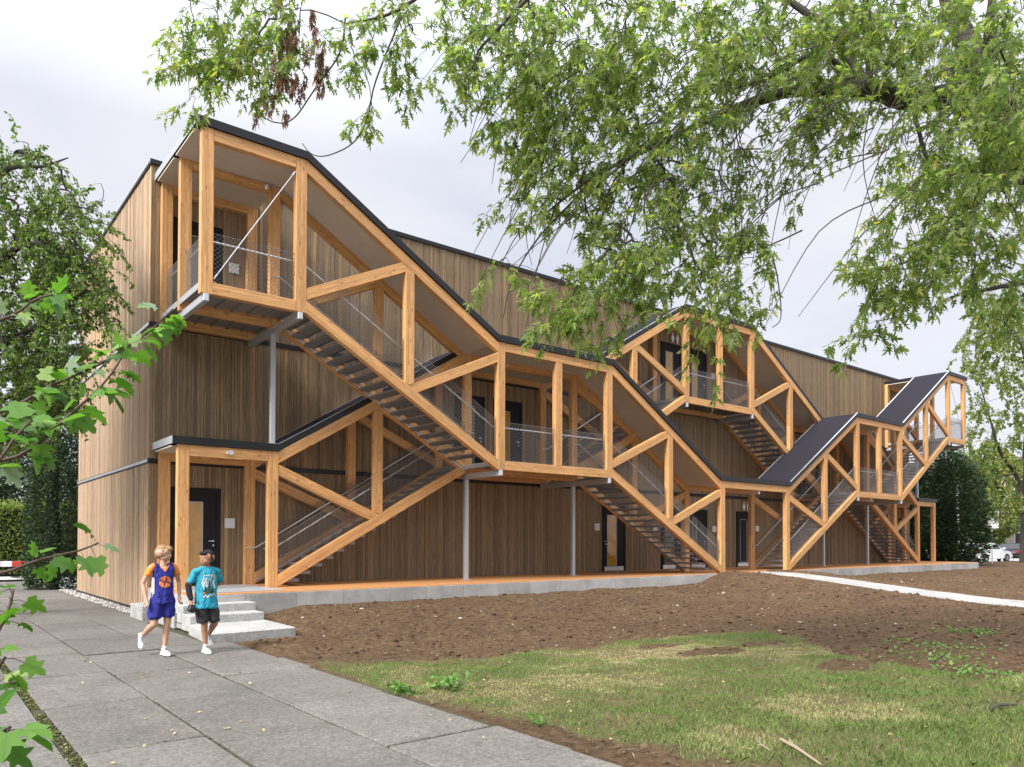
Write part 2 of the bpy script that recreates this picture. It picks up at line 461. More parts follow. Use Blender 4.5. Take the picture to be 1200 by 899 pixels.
def door(x0, x1, z1, fl, glass, gx, hinge=1, kick=True):
    bm = bmesh.new(); yf = YW - .012
    bx(bm, x0, x0 + .07, yf, YW + .028, fl, z1); bx(bm, x1 - .07, x1, yf, YW + .028, fl, z1); bx(bm, x0 + .07, x1 - .07, yf, YW + .028, z1 - .12, z1)
    fr = obj('door', bm, BLACK, school)
    g0, g1 = gx; gz0, gz1 = fl + .2, z1 - .33
    bm = bmesh.new(); yl = YW + .006                               # the leaf, with its glazing cut out
    bx(bm, x0 + .072, g0, yl, YW + .028, fl + .01, z1 - .122); bx(bm, g1, x1 - .072, yl, YW + .028, fl + .01, z1 - .122)
    bx(bm, g0, g1, yl, YW + .028, fl + .01, gz0); bx(bm, g0, g1, yl, YW + .028, gz1, z1 - .122)
    obj('door_leaf', bm, BLACK, fr)
    bm = bmesh.new(); bx(bm, g0, g1, yl + .010, YW + .026, gz0, gz1); obj('glass', bm, glass, fr)
    bm = bmesh.new(); e0 = .012
    for a, b_, c, d in ((g0, g0 + e0, gz0, gz1), (g1 - e0, g1, gz0, gz1), (g0, g1, gz0, gz0 + e0), (g0, g1, gz1 - e0, gz1)):
        bx(bm, a, b_, yl - .004, yl + .009, c, d)
    obj('glazing_bead', bm, GALV, fr)
    if kick:
        bm = bmesh.new(); bx(bm, x0 + .09, x1 - .09, yl - .006, yl - .001, fl + .02, fl + .17, .002); obj('kick_plate', bm, ALU, fr)
    hx = x1 - .14 if hinge > 0 else x0 + .14; hz = fl + 1.05
    bm = bmesh.new(); tube(bm, [(hx, yl, hz), (hx, yl - .05, hz), (hx - .12 * hinge, yl - .05, hz)], .011, 8)
    lathe(bm, [(.022, -.006), (.022, .0)], (hx, yl - .001, hz), 'y', 12); lathe(bm, [(.02, -.012), (.02, .0)], (hx, yl - .001, hz - .1), 'y', 12)
    obj('handle', bm, ALU, fr)


door(*DOORS0[0], FL[0], OCHRE, (5.14, 5.5), 1, False)
door(*DOORS0[1], FL[0], OCHRE, (19.19, 19.68), -1)
door(*DOORS0[2], FL[0], DGLASS, (22.3, 22.8), 1); door(*DOORS0[3], FL[0], DGLASS, (23.95, 24.2), 1)
door(*DOORS0[4], FL[0], BLACK, (27.1, 27.6), 1); door(*DOORS0[5], FL[0], DGLASS, (41.5, 41.9), 1)
for i, (a, b_, c) in enumerate(DOORS1): door(a, b_, c, FL[1], OCHRE if i == 1 else DGLASS, (a + .3, a + .7) if i != 1 else (a + .2, a + .62), 1, False)
for i, (a, b_, c) in enumerate(DOORS2): door(a, b_, c, FL[2], OCHRE if i in (1, 2) else DGLASS, (a + .26, a + .68) if i != 2 else (a + .14, a + .52), 1, False)
for (x, z) in ((6.0, 1.78), (18.55, 1.85), (21.6, 1.85), (25.2, 1.85), (28.2, 1.9), (6.05, 8.0), (21.55, 8.0), (25.15, 8.0)):
    bm = bmesh.new(); bx(bm, x, x + .24, YW - .028, YW - .009, z, z + .24, .003); obj('sign_plate', bm, SIGN, school)


def pictogram(bm, x, z, woman):
    lathe(bm, [(.035, -.004), (.035, 0)], (x, YW - .012, z + .26), 'y', 12)
    poly = [(x - .05, z + .21), (x + .05, z + .21), (x + .1, z + .05), (x + .04, z + .05), (x + .04, z - .05), (x - .04, z - .05), (x - .04, z + .05), (x - .1, z + .05)] if woman else \
        [(x - .07, z + .21), (x + .07, z + .21), (x + .07, z + .05), (x + .045, z + .05), (x + .04, z - .07), (x - .04, z - .07), (x - .045, z + .05), (x - .07, z + .05)]
    prism(bm, poly, 'y', YW - .016, YW - .0125)


for (x, z) in ((27.5, 2.83), (22.9, 9.14)):
    bm = bmesh.new(); pictogram(bm, x - .14, z, True); pictogram(bm, x + .14, z, False); obj('toilet_pictogram', bm, WHITE, school)

# ------------------------------------------------------------------ the timber stair gallery
gal = thing('stair_gallery', 'pale timber truss gallery with zigzag stairs under dark pitched roofs', 'stairs', (23.5, 16.9, D))


def clip(poly, nx, nz, c):
    """keep nx*x + nz*z <= c"""
    out = []
    for i, a in enumerate(poly):
        b_ = poly[(i + 1) % len(poly)]
        da, db = nx * a[0] + nz * a[1] - c, nx * b_[0] + nz * b_[1] - c
        if da <= 0: out.append(a)
        if (da < 0 < db) or (db < 0 < da):
            s = da / (da - db); out.append((a[0] + (b_[0] - a[0]) * s, a[1] + (b_[1] - a[1]) * s))
    return out


def below(poly, l):      # l = (x0,z0,x1,z1), keep z <= line
    x0, z0, x1, z1 = l; m = (z1 - z0) / (x1 - x0); return clip(poly, -m, 1, z0 - m * x0)


def above(poly, l):
    x0, z0, x1, z1 = l; m = (z1 - z0) / (x1 - x0); return clip(poly, m, -1, -(z0 - m * x0))


def member(name, poly, y0, y1, ang, mat=TIMBER, bev=.006, parent=gal):
    if len(poly) < 3: return None
    cx = sum(p[0] for p in poly) / len(poly); cz = sum(p[1] for p in poly) / len(poly); cy = (y0 + y1) / 2
    ca, sa = math.cos(ang), math.sin(ang)
    bm = bmesh.new(); loc = [((x - cx) * ca + (z - cz) * sa, -(x - cx) * sa + (z - cz) * ca) for x, z in poly]
    prism(bm, loc, 'y', y0 - cy, y1 - cy, bev)
    wm = Matrix(((ca, 0, -sa, cx), (0, 1, 0, cy), (sa, 0, ca, cz), (0, 0, 0, 1)))
    return obj(name, bm, mat, parent, world=wm)


done = set()


def post(key, yf, z0, z1, dep, cuts=()):
    k = (key, round(yf, 1), round(z0, 1), round(z1, 1))
    if k in done: return
    done.add(k)
    xr = P[key]; poly = [(xr - PW, z0), (xr, z0), (xr, z1), (xr - PW, z1)]
    for f_, l in cuts: poly = f_(poly, l)
    member('post', poly, yf, yf + dep, math.pi / 2)


def hbeam(a, b_, yf, z0, dep):
    k = ('h', a, b_, round(yf, 1), round(z0, 1))
    if k in done: return
    done.add(k); member('beam', [(a, z0), (b_, z0), (b_, z0 + CH), (a, z0 + CH)], yf, yf + dep, 0)


SL_T = .272


def sloped(ka, km, kb, la, lb, yf, dep):
    xa, xb = P[ka], P[kb] - PW
    lo = (xa, bot(la), xb, bot(lb)); up = (xa, RT[la], xb, RT[lb])
    hi = lambda l, d: (l[0], l[1] + d, l[2], l[3] + d)
    ang = math.atan2(lo[3] - lo[1], xb - xa); ang2 = math.atan2(up[3] - up[1], xb - xa)
    member('beam', [(xa, lo[1]), (xb, lo[3]), (xb, lo[3] + SL_T), (xa, lo[1] + SL_T)], yf, yf + dep, ang)
    member('beam', [(xa, up[1] - SL_T), (xb, up[3] - SL_T), (xb, up[3]), (xa, up[1])], yf, yf + dep, ang2)
    lot, upb = hi(lo, SL_T + .002), hi(up, -SL_T - .002)
    xm = P[km] - PW / 2
    zl = lambda l, x: l[1] + (l[3] - l[1]) * (x - l[0]) / (l[2] - l[0])
    rise = lb > la
    if rise:   # braces fall to the right
        d1 = (xa, zl(upb, xa) - .14, xm, zl(lot, xm) - .10); d2 = (xm, zl(upb, xm) + .10, xb, zl(lot, xb) + .14)
    else:
        d1 = (xa, zl(lot, xa) + .14, xm, zl(upb, xm) + .10); d2 = (xm, zl(lot, xm) - .10, xb, zl(upb, xb) - .14)
    lines = []
    for i, d in enumerate((d1, d2)):
        m_ = (d[3] - d[1]) / (d[2] - d[0]); hw = .115 * math.sqrt(1 + m_ * m_)
        x0, x1 = d[0] - 1, d[2] + 1; f0 = d[1] - m_; f1 = d[3] + m_
        poly = [(x0, f0 - hw), (x1, f1 - hw), (x1, f1 + hw), (x0, f0 + hw)]
        poly = above(below(poly, upb), lot)
        if i == 0: poly = clip(clip(poly, -1, 0, -xa - .002), 1, 0, xm)
        else: poly = clip(clip(poly, 1, 0, xb - .002), -1, 0, -xm)
        member('brace', poly, yf + .008, yf + dep - .008, math.atan(m_))
        lines.append((x0, f0 - hw - .003, x1, f1 - hw - .003) if (i == 0) != rise else (x0, f0 + hw + .003, x1, f1 + hw + .003))
    cuts = [(below, upb), (above, lot)]
    cuts += [(above, lines[0]), (below, lines[1])] if rise else [(below, lines[0]), (above, lines[1])]
    post(km, yf, min(lo[1], lo[3]), max(up[1], up[3]), dep, cuts)


def level(ka, kb, k, yf, dep, mid=None):
    for key in (ka, kb): post(key, yf, bot(k), RT[k], dep)
    hbeam(P[ka] + .002, P[kb] - PW - .002, yf, RT[k] - CH, dep)
    if k > 0: hbeam(P[ka] + .002, P[kb] - PW - .002, yf, B[k], dep)
    if mid: post(mid, yf, B[k] + CH + .003, RT[k] - CH - .003, dep)


FRONT = [('P1', 'P2', 2), ('P2', 'P3', 'P4', 2, 1), ('P4', 'P6', 1), ('P6', 'P7', 'P8', 1, 0), ('P8', 'P9', 0),
         ('P9', 'P10', 'P11', 0, 1), ('P11', 'P13', 1), ('P13', 'P14', 'P15', 1, 2), ('P15', 'P16', 2)]
BACKS = [('P1', 'P2', 0), ('P2', 'P3', 'P4', 0, 1), ('P4', 'P6', 1), ('P6', 'P7', 'P8', 1, 2), ('P8', 'P9', 2),
         ('P9', 'P10', 'P11', 2, 1), ('P11', 'P13', 1), ('P13', 'P14', 'P15', 1, 0), ('P15', 'P16', 0)]
for (bays, yf, dep, mids) in ((BACKS, Y0, PD, ()), (BACKS, Y1, PD, ('PM',)), (FRONT, Y2, PD, ('P5', 'P12')), (FRONT, Y1 + .004, PD - .008, ())):
    for b_ in bays:
        if len(b_) == 3:
            md = {'P4': 'P5', 'P8': 'PM', 'P11': 'P12'}.get(b_[0])
            level(b_[0], b_[1], b_[2], yf, dep, md if md in mids and b_[2] > 0 else None)
        else: sloped(*b_, yf, dep)
for ka, kb in (('P1', 'P2'), ('P15', 'P16')): level(ka, kb, 2, Y0, PD)


# landings, cross beams, steel posts
def landing(ka, kb, k, ya, yb):
    zt = B[k] + CH; x0, x1 = P[ka] - PW, P[kb]
    bm = bmesh.new()
    bx(bm, x0, x1, ya, yb, zt - .035, zt - .002)
    n = int((x1 - x0) / .33)
    for i in range(n + 1):
        x = x0 + .03 + (x1 - x0 - .06) * i / n
        bx(bm, x - .02, x + .02, ya + .002, yb - .002, zt - .085, zt - .0355)
    o = obj('landing_grating', bm, GRATE, gal)
    bm = bmesh.new(); bx(bm, x0 - .004, x0 + .012, ya, yb, zt - .13, zt - .004)
    obj('edge_angle', bm, GALV, o)


for ka, kb, k, ya, yb in (('P1', 'P2', 2, Y2 + PD + .002, Y1 - .002), ('P1', 'P2', 2, Y1 + PD + .002, Y0 - .002), ('P4', 'P6', 1, Y2 + PD + .002, Y1 - .002), ('P4', 'P6', 1, Y1 + PD + .002, Y0 - .002),
                          ('P8', 'P9', 2, Y1 + PD + .002, Y0 - .002), ('P11', 'P13', 1, Y2 + PD + .002, Y1 - .002), ('P11', 'P13', 1, Y1 + PD + .002, Y0 - .002),
                          ('P15', 'P16', 2, Y2 + PD + .002, Y1 - .002), ('P15', 'P16', 2, Y1 + PD + .002, Y0 - .002)):
    landing(ka, kb, k, ya, yb)
for key, k, ya, yb in (('P1', 2, Y2 - .01, Y0 + .1), ('P2', 2, Y2 - .01, Y0 + .1), ('P4', 1, Y2 - .01, Y1 + .2), ('P6', 1, Y2 - .01, Y0 + .1), ('P8', 2, Y1 - .01, Y0 + .1), ('P9', 2, Y1 - .01, Y0 + .1),
                       ('P11', 1, Y2 - .01, Y1 + .2), ('P13', 1, Y2 - .01, Y0 + .1), ('P15', 2, Y2 - .01, Y0 + .1), ('P16', 2, Y2 - .01, Y0 + .1)):
    xc = P[key] - .13
    bm = bmesh.new(); bx(bm, xc - .055, xc + .055, ya, yb, B[k] - .155, B[k] - .004, .008)
    c = obj('cross_beam', bm, GALV, gal)
    bm = bmesh.new(); bx(bm, xc - .04, xc + .04, ya - .004, ya - .001, B[k] - .14, B[k] - .02); obj('end_cap', bm, ALU, c)
for key, z0, z1 in (('P2', RT[0] + .17, B[2] - .157), ('P4', D, B[1] - .157), ('P6', D, B[1] - .157), ('P11', D, B[1] - .157), ('P13', D, B[1] - .157), ('P15', RT[0] + .17, B[2] - .157)):
    xc = P[key] - .13
    bm = bmesh.new(); bx(bm, xc - .055, xc + .055, Y1 + .02, Y1 + .13, z0, z1, .006); bx(bm, xc - .1, xc + .1, Y1 - .02, Y1 + .17, z0, z0 + .012)
    obj('steel_column', bm, GALV, gal)


# stair flights
def flight(ka, kb, la, lb, ya, yb):
    """treads hung between two trusses; the flight mesh is the pair of carrier angles"""
    xa, xb = P[ka], P[kb] - PW; za, zb = (D if la == 0 else B[la] + CH), (D if lb == 0 else B[lb] + CH)
    n = 18
    bm = bmesh.new()
    dx, dz = (xb - xa) / n, (zb - za) / n
    lo = (xa, bot(la), xb, bot(lb))
    for y in (ya + .003, yb - .025):
        prism(bm, [(xa, lo[1] + .05), (xb, lo[3] + .05), (xb, lo[3] + .10), (xa, lo[1] + .10)], 'y', y, y + .022)
    f_ = obj('stair_flight', bm, GALV, gal)
    me = None
    for i in range(1, n):
        x = xa + dx * (i if dz < 0 else i) ; z = za + dz * i
        if dz > 0: x0, x1 = x - abs(dx) * .05, x + abs(dx) * 1.02
        else: x0, x1 = x - abs(dx) * 1.02, x + abs(dx) * .05
        if me is None:
            b2 = bmesh.new(); hw = (x1 - x0) / 2; hy = (yb - ya) / 2 - .028
            bx(b2, -hw, hw, -hy, hy, -.032, 0)
            nose = -hw if dz > 0 else hw
            bx(b2, min(nose, nose - .004 * (1 if dz > 0 else -1)), max(nose, nose + .02 * (1 if dz > 0 else -1)), -hy + .003, hy - .003, -.06, .003)
            for s in (-1, 1): bx(b2, -hw + .01, hw - .01, s * hy - .006, s * hy + .006, -.075, -.0325)
            for q in range(1, 8): bx(b2, -hw + .012, hw - .02, -hy + q * hy / 4 - .004, -hy + q * hy / 4 + .004, -.05, -.0325)
            t0 = obj('tread', b2, GRATE, f_, world=Matrix.Translation(((x0 + x1) / 2, (ya + yb) / 2, z))); me = t0.data
        else:
            link('tread', me, None, f_, Matrix.Translation(((x0 + x1) / 2, (ya + yb) / 2, z)))


FRY = (Y2 + PD, Y1 + .004); BKY = (Y1 + PD, Y0)
for b_ in FRONT:
    if len(b_) == 5: flight(b_[0], b_[2], b_[3], b_[4], *FRY)
for b_ in BACKS:
    if len(b_) == 5: flight(b_[0], b_[2], b_[3], b_[4], *BKY)


# roofs
def roof_bay(xa, xb, za, zb, ya, yb, ceil, trusses, strip=False, left=False, right=False):
    T0_, T1_ = .012, .150
    q = lambda d0, d1, e=0: [(xa, za + d0), (xb, zb + d0), (xb, zb + d1), (xa, za + d1)]
    bm = bmesh.new(); prism(bm, q(T0_, T1_), 'y', ya + .022, yb)
    rp = obj('roof_panel', bm, MEMB, gal)
    bm = bmesh.new(); prism(bm, q(.002, .172), 'y', ya, ya + .021)
    if left: bx(bm, xa - .022, xa - .001, ya, yb, za + .002, za + .172)
    if right: bx(bm, xb + .001, xb + .022, ya, yb, zb + .002, zb + .172)
    obj('fascia', bm, FASC, rp)
    if left or right:
        bm = bmesh.new()
        if left: bx(bm, xa - .026, xa - .0225, ya - .002, yb, za + .006, za + .168)
        if right: bx(bm, xb + .0225, xb + .026, ya - .002, yb, zb + .006, zb + .168)
        obj('end_flashing', bm, GALV, rp)
    if strip:
        bm = bmesh.new(); prism(bm, q(.1722, .179), 'y', ya - .004, ya + .05); prism(bm, q(.1502, .157), 'y', yb - .08, yb - .02)
        obj('roof_flashing', bm, ALU, rp)
    bm = bmesh.new(); sl_ = abs(zb - za) > .01
    for (c0, c1) in ceil: prism(bm, q(-.05, -.02), 'y', c0, c1)
    obj('ceiling_panel', bm, CEIL, rp)


FA, FB = Y2 - .05, Y1 + PD + .02
BA, BB = Y1 - .045, YW - .012
cF, cB = (Y2 + PD + .001, Y1 - .001), (Y1 + PD + .001, Y0 - .001)
roof_bay(P['P1'] - PW - .1, P['P2'], RT[2], RT[2], FA, BB, (cF, cB), (), left=True)
roof_bay(P['P15'] - PW, P['P16'] + .1, RT[2], RT[2], FA, BB, (cF, cB), (), right=True)
roof_bay(P['P1'] - PW - .1, P['P2'], RT[0], RT[0], BA, BB, (cB,), (), left=True)
roof_bay(P['P15'] - PW, P['P16'] + .1, RT[0], RT[0], BA, BB, (cB,), (), right=True)
roof_bay(P['P4'] - PW, P['P6'], RT[1], RT[1], FA, BB, (cF, cB), ())
roof_bay(P['P11'] - PW, P['P13'], RT[1], RT[1], FA, BB, (cF, cB), ())
roof_bay(P['P8'] - PW, P['P9'], RT[0], RT[0], FA, FB, (cF,), ())
roof_bay(P['P8'] - PW, P['P9'], RT[2], RT[2], BA, BB, (cB,), ())
for b_ in FRONT:
    if len(b_) == 5: roof_bay(P[b_[0]], P[b_[2]] - PW, RT[b_[3]], RT[b_[4]], FA, FB, (cF,), (), strip=b_[4] > b_[3])
for b_ in BACKS:
    if len(b_) == 5: roof_bay(P[b_[0]], P[b_[2]] - PW, RT[b_[3]], RT[b_[4]], BA + .05, BB, (cB,), (), strip=b_[4] > b_[3])


# diamond nets and handrails
def net(pa, pb, h, axis='x', step=.10, rise=.06, r_=.0043):
    """a wire net filling the parallelogram pa, pb, pb+h, pa+h"""
    pa, pb = Vector(pa), Vector(pb); L = (pb - pa).length; d = (pb - pa) / L; up = Vector((0, 0, 1))
    hl = Vector((d.x, d.y, 0)); hor = math.sqrt(max(1e-9, d.x * d.x + d.y * d.y))
    W = L * hor; m = (pb.z - pa.z) / W; dirh = Vector((d.x / hor, d.y / hor, 0)); side = dirh.cross(up)
    bm = bmesh.new(); sl2 = rise / step * 2 * .75
    for sg in (1, -1):
        k = sg * sl2 - m                         # slope of this wire family in sheared (s, v) space
        c0, c1 = (min(0, -k * W), max(h, h - k * W))
        c = c0
        while c < c1:                            # v = k s + c, clipped to the frame
            ss = sorted([(0 - c) / k, (h - c) / k]); s0, s1 = max(0, ss[0]), min(W, ss[1])
            if s1 - s0 > .01:
                q = [pa + dirh * s + up * (m * s + k * s + c) + side * (sg * .0018) for s in (s0, s1)]
                tdir = (q[1] - q[0]).normalized(); nv = tdir.cross(side)
                vs = [[bm.verts.new(p + a) for a in (nv * r_, side * r_ * .9 - nv * r_ * .5, -side * r_ * .9 - nv * r_ * .5)] for p in q]
                for j in range(3): bm.faces.new((vs[0][j], vs[0][(j + 1) % 3], vs[1][(j + 1) % 3], vs[1][j]))
            c += abs(sl2) * step
    for v_ in (0, h): tube(bm, [pa + up * v_, pb + up * v_], .005, 5)
    return obj('railing_net', bm, WIRE, gal)


def rail(pts, n=8):
    bm = bmesh.new(); tube(bm, pts, .019, n)
    return obj('handrail', bm, RAIL, gal)


def stair_guard(ka, kb, la, lb, y, inner, hr=True):
    xa, xb = P[ka], P[kb] - PW; za, zb = (D if la == 0 else B[la] + CH), (D if lb == 0 else B[lb] + CH)
    net((xa, y, za + .07), (xb, y, zb + .07), 1.0)
    if hr:
        sg = 1 if zb > za else -1
        rail([(xa - .25, inner, za + .88), (xa, inner, za + .90), (xb, inner, zb + .90), (xb + .25, inner, zb + .88)])


def flat_guard(xs, k, y, inner):
    for a, b_ in xs: net((a, y, B[k] + CH + .02), (b_, y, B[k] + CH + .02), 1.0)
    rail([(xs[0][0], inner, B[k] + CH + .9), (xs[-1][1], inner, B[k] + CH + .9)])


yF, yM = Y2 + .075, Y1 + .075
for b_ in FRONT:
    if len(b_) == 5:
        stair_guard(b_[0], b_[2], b_[3], b_[4], yF, Y2 + PD + .06); stair_guard(b_[0], b_[2], b_[3], b_[4], Y1 - .02, Y1 - .07)
for b_ in BACKS:
    if len(b_) == 5:
        stair_guard(b_[0], b_[2], b_[3], b_[4], yM + .11, Y1 + PD + .07)
        stair_guard(b_[0], b_[2], b_[3], b_[4], Y0 - .03, Y0 - .08)
flat_guard([(P['P1'], P['P2'] - PW)], 2, yF, Y2 + PD + .06)
flat_guard([(P['P4'], P['P5'] - PW), (P['P5'], P['P6'] - PW)], 1, yF, Y2 + PD + .06)
flat_guard([(P['P11'], P['P12'] - PW), (P['P12'], P['P13'] - PW)], 1, yF, Y2 + PD + .06)
flat_guard([(P['P15'], P['P16'] - PW)], 2, yF, Y2 + PD + .06)
flat_guard([(P['P8'], P['PM'] - PW), (P['PM'], P['P9'] - PW)], 2, yM, Y1 + PD + .06)
for x, sgn in ((P['P1'] - PW * .5, 1), (P['P16'] - PW * .5, -1)):
    for ya, yb in ((Y2 + PD, Y1), (Y1 + PD, Y0)):
        net((x, ya, B[2] + CH + .02), (x, yb, B[2] + CH + .02), 1.0)
        rail([(x + .07 * sgn, ya, B[2] + CH + .9), (x + .07 * sgn, yb, B[2] + CH + .9)])


def rod(p, q):
    bm = bmesh.new(); tube(bm, [p, q], .012, 6)
    for a, b_ in ((p, q), (q, p)):
        dd = (Vector(b_) - Vector(a)).normalized(); tube(bm, [a, Vector(a) + dd * .12], .02, 6)
    obj('tie_rod', bm, GALV, gal)


for a, b_, k in (('P1', 'P2', 2), ('P15', 'P16', 2)):
    x0, x1 = P[a] + .02, P[b_] - PW - .02
    if a == 'P15': x0, x1 = x1, x0
    for y in (Y2 + .03,): rod((x0, y, B[k] + .32), (x1, y, RT[k] - .32))
for x, y, z in ((5.05, Y1 - .03, RT[2] - .16), (6.35, Y1 - .03, RT[2] - .16)):
    bm = bmesh.new(); lathe(bm, [(.05, -.06), (.062, 0), (.062, .05)], (x, y, z), 'z', 14); obj('ceiling_lamp', bm, ALU, gal)
bm = bmesh.new(); tube(bm, [(4.9, Y1 - .02, RT[2] - .06), (6.4, Y1 - .02, RT[2] - .06), (6.9, Y1 - .02, RT[2] - .2), (12.0, Y1 - .02, RT[1] - .06 + .05)], .011, 5); obj('cable_conduit', bm, GALV, gal)
for x, z, y in ((5.55, RT[0] - .12, Y1 - .005), (41.6, RT[0] - .12, Y1 - .005), (13.2, RT[1] - .22, Y1 - .09), (15.3, RT[1] - .22, Y1 - .09), (23.9, RT[0] - .3, Y2 + .3)):
    bm = bmesh.new(); lathe(bm, [(.03, 0), (.035, -.03), (.05, -.06), (.055, -.16)], (x, y, z), 'y', 14); bx(bm, x - .07, x - .03, y - .06, y - .02, z - .025, z + .025, .004)
    obj('wall_lamp', bm, ALU, gal)

# ------------------------------------------------------------------ terrace, plinth, steps
terr = thing('terrace', 'long low terrace of orange larch boards on a grey concrete plinth', 'terrace', (23.5, 16.9, .1))
bm = bmesh.new(); y = 15.33
yy = Y2 - .05
bx(bm, 4.3, 43.4, yy + .14, YW + .03, .3, .385)
obj('deck_base', bm, BACK, terr)
bm = bmesh.new(); y = yy + .015
while y < YW - .02:
    x = 4.32
    while x < 43.4:
        l = random.uniform(2.5, 4.0); bx(bm, x, min(x + l - .004, 43.4), y, y + .134, .388, D - .001, .003); x += l
    y += .14
obj('deck_boards', bm, DECK, terr)
bm = bmesh.new(); x = 4.32
while x < 43.4:
    bx(bm, x, min(x + 1.074, 43.42), yy - .02, yy + .012, -.2, D - .02, .004); x += 1.08
bx(bm, 4.3, 4.318, yy - .02, YW, -.3, D - .02, .004); bx(bm, 43.4, 43.43, yy, YW, -.3, D - .02, .004)
obj('plinth_blocks', bm, PLINTH, terr)
bm = bmesh.new(); bx(bm, 4.5, 6.4, yy + .35, Y1 + 1.2, D + .002, D + .016); obj('entrance_mat', bm, GALV, terr)

steps = thing('concrete_steps', 'rough pale concrete steps rising from the paving to the left entrance', 'steps', (4.8, 14.3, GZ))
yp = yy - .024
for poly, z0, z1 in (([(4.08, 14.92), (5.47, 14.92), (5.47, yp), (4.08, yp)], -.19, .262), ([(4.06, 14.40), (5.44, 14.40), (5.44, 14.918), (4.06, 14.918)], -.19, .108),
                     ([(3.9, 12.74), (5.42, 12.84), (5.47, 14.396), (4.04, 14.396)], -.30, -.045)):
    bm = bmesh.new(); prism(bm, poly, 'z', z0, z1, .012)
    obj('step', bm, STEPC, steps)
blk = tag(obj('concrete_block', (lambda b: (bx(b, 3.9, 4.24, 17.25, 18.3, -.21, .1, .012), b)[1])(bmesh.new()), STEPC), 'short concrete block on the ground at the sunlit corner of the wall', 'block')
sw = tag(obj('concrete_kerb', (lambda b: (bx(b, 4.03, 4.29, yp + .01, 17.1, -.21, .1, .012), b)[1])(bmesh.new()), STEPSIDE), 'broken concrete kerb running back from the steps beside the terrace end', 'kerb')

# ------------------------------------------------------------------ the ground
def sstep(a, b_, x):
    t_ = np.clip((x - a) / (b_ - a), 0, 1); return t_ * t_ * (3 - 2 * t_)


def ramp_z(y):
    return np.interp(y, [-20, 4, 6, 8, 10, 12, 14, 15.4], [-.21, -.2, -.17, -.1, .05, .24, .405, .412])


def soil_z(x, y):
    x = np.asarray(x, float); y = np.asarray(y, float)
    base = -.235 + .33 * sstep(10.2, 15.0, y)
    base = base - .17 * sstep(6.6, 5.4, x) * sstep(11.8, 12.8, y)
    x0 = 12.8 + np.clip(y - 5, 0, 12) * .68
    rz = ramp_z(y) + .05 * sstep(7, 12, y)
    s = sstep(x0, 21.7, x)
    z = base * (1 - s) + rz * s
    right = sstep(24.0, 27.5, x)
    z = z * (1 - right) + (.10 - .12 * sstep(14, 6, y)) * right
    z = z - .13 * sstep(21.82, 21.93, x) * sstep(24.06, 23.95, x)
    return np.where((x < 4.36) & (y < 12.7), -.214 - .02 * sstep(4.36, 4.2, x), z)


LAWN = [(4.42, 10.3), (5.1, 9.6), (6.3, 9.05), (7.4, 9.0), (8.4, 8.95), (10, 8.9), (11.4, 8.9), (12.9, 8.3), (12.4, 7.2), (11.3, 6.2), (10.95, 5.4), (10.7, 4.6), (10.7, 3.8), (15, 3.4), (17, -4), (5.4, -4), (5.3, 2.2), (5.15, 3.1), (4.88, 4.5), (4.62, 5.7), (4.42, 7.4)]


def inside(px, py, poly):
    px = np.asarray(px); r_ = np.zeros(px.shape, bool); n = len(poly)
    for i in range(n):
        x0, y0 = poly[i]; x1, y1 = poly[(i + 1) % n]
        c = ((y0 > py) != (y1 > py)) & (px < (x1 - x0) * (py - y0) / ((y1 - y0) + 1e-12) + x0)
        r_ ^= c
    return r_


def edge_dist(px, py, poly):
    best = np.full(np.asarray(px).shape, 1e9); n = len(poly)
    for i in range(n):
        a = np.array(poly[i]); b_ = np.array(poly[(i + 1) % n]); d = b_ - a
        t_ = np.clip(((px - a[0]) * d[0] + (py - a[1]) * d[1]) / (d @ d), 0, 1)
        best = np.minimum(best, np.hypot(px - a[0] - t_ * d[0], py - a[1] - t_ * d[1]))
    return np.where(inside(px, py, poly), best, -best)


def vnoise(x, y, sc, seed=0):
    """value noise, vectorised"""
    r_ = np.random.default_rng(seed).random((256, 256)); X = np.asarray(x) * sc + 100.3; Y = np.asarray(y) * sc + 57.1
    i = np.floor(X).astype(int); j = np.floor(Y).astype(int); f = X - i; g = Y - j; f = f * f * (3 - 2 * f); g = g * g * (3 - 2 * g)
    q = lambda a, b_: r_[a % 256, b_ % 256]
    return (q(i, j) * (1 - f) + q(i + 1, j) * f) * (1 - g) + (q(i, j + 1) * (1 - f) + q(i + 1, j + 1) * f) * g


def fbm(x, y, sc, seed=0, o=4):
    return sum(vnoise(x, y, sc * 2 ** k, seed + k) * .5 ** k for k in range(o)) / sum(.5 ** k for k in range(o))


def lawn_d(x, y):
    d = edge_dist(x, y, LAWN) + (fbm(x, y, 1.1, 40) - .5) * .9 + (fbm(x, y, 5, 44) - .5) * .35
    bare = np.maximum.reduce([1 - np.hypot((x - a) / rx, (y - b_) / ry) for a, b_, rx, ry in ((9.75, 7.2, .9, .42), (9.6, 8.15, .7, .3), (10.2, 5.3, .9, .35), (11.3, 7.3, .7, .35))])
    return np.where(bare + (fbm(x, y, 3, 9) - .5) * .9 > .25, -.1, d)


def grid(name, xs, ys, zf, mat, attr=None):
    X, Y = np.meshgrid(xs, ys); Z = zf(X, Y); V = np.stack([X, Y, Z], -1).reshape(-1, 3)
    nx, ny = len(xs), len(ys); i = np.arange(nx * ny).reshape(ny, nx)
    F = np.stack([i[:-1, :-1], i[:-1, 1:], i[1:, 1:], i[1:, :-1]], -1).reshape(-1, 4)
    return raw_mesh(name, V, F.ravel(), np.arange(len(F)) * 4, None, mat, smooth=True, attr={k: f(V[:, 0], V[:, 1]) for k, f in (attr or {}).items()})


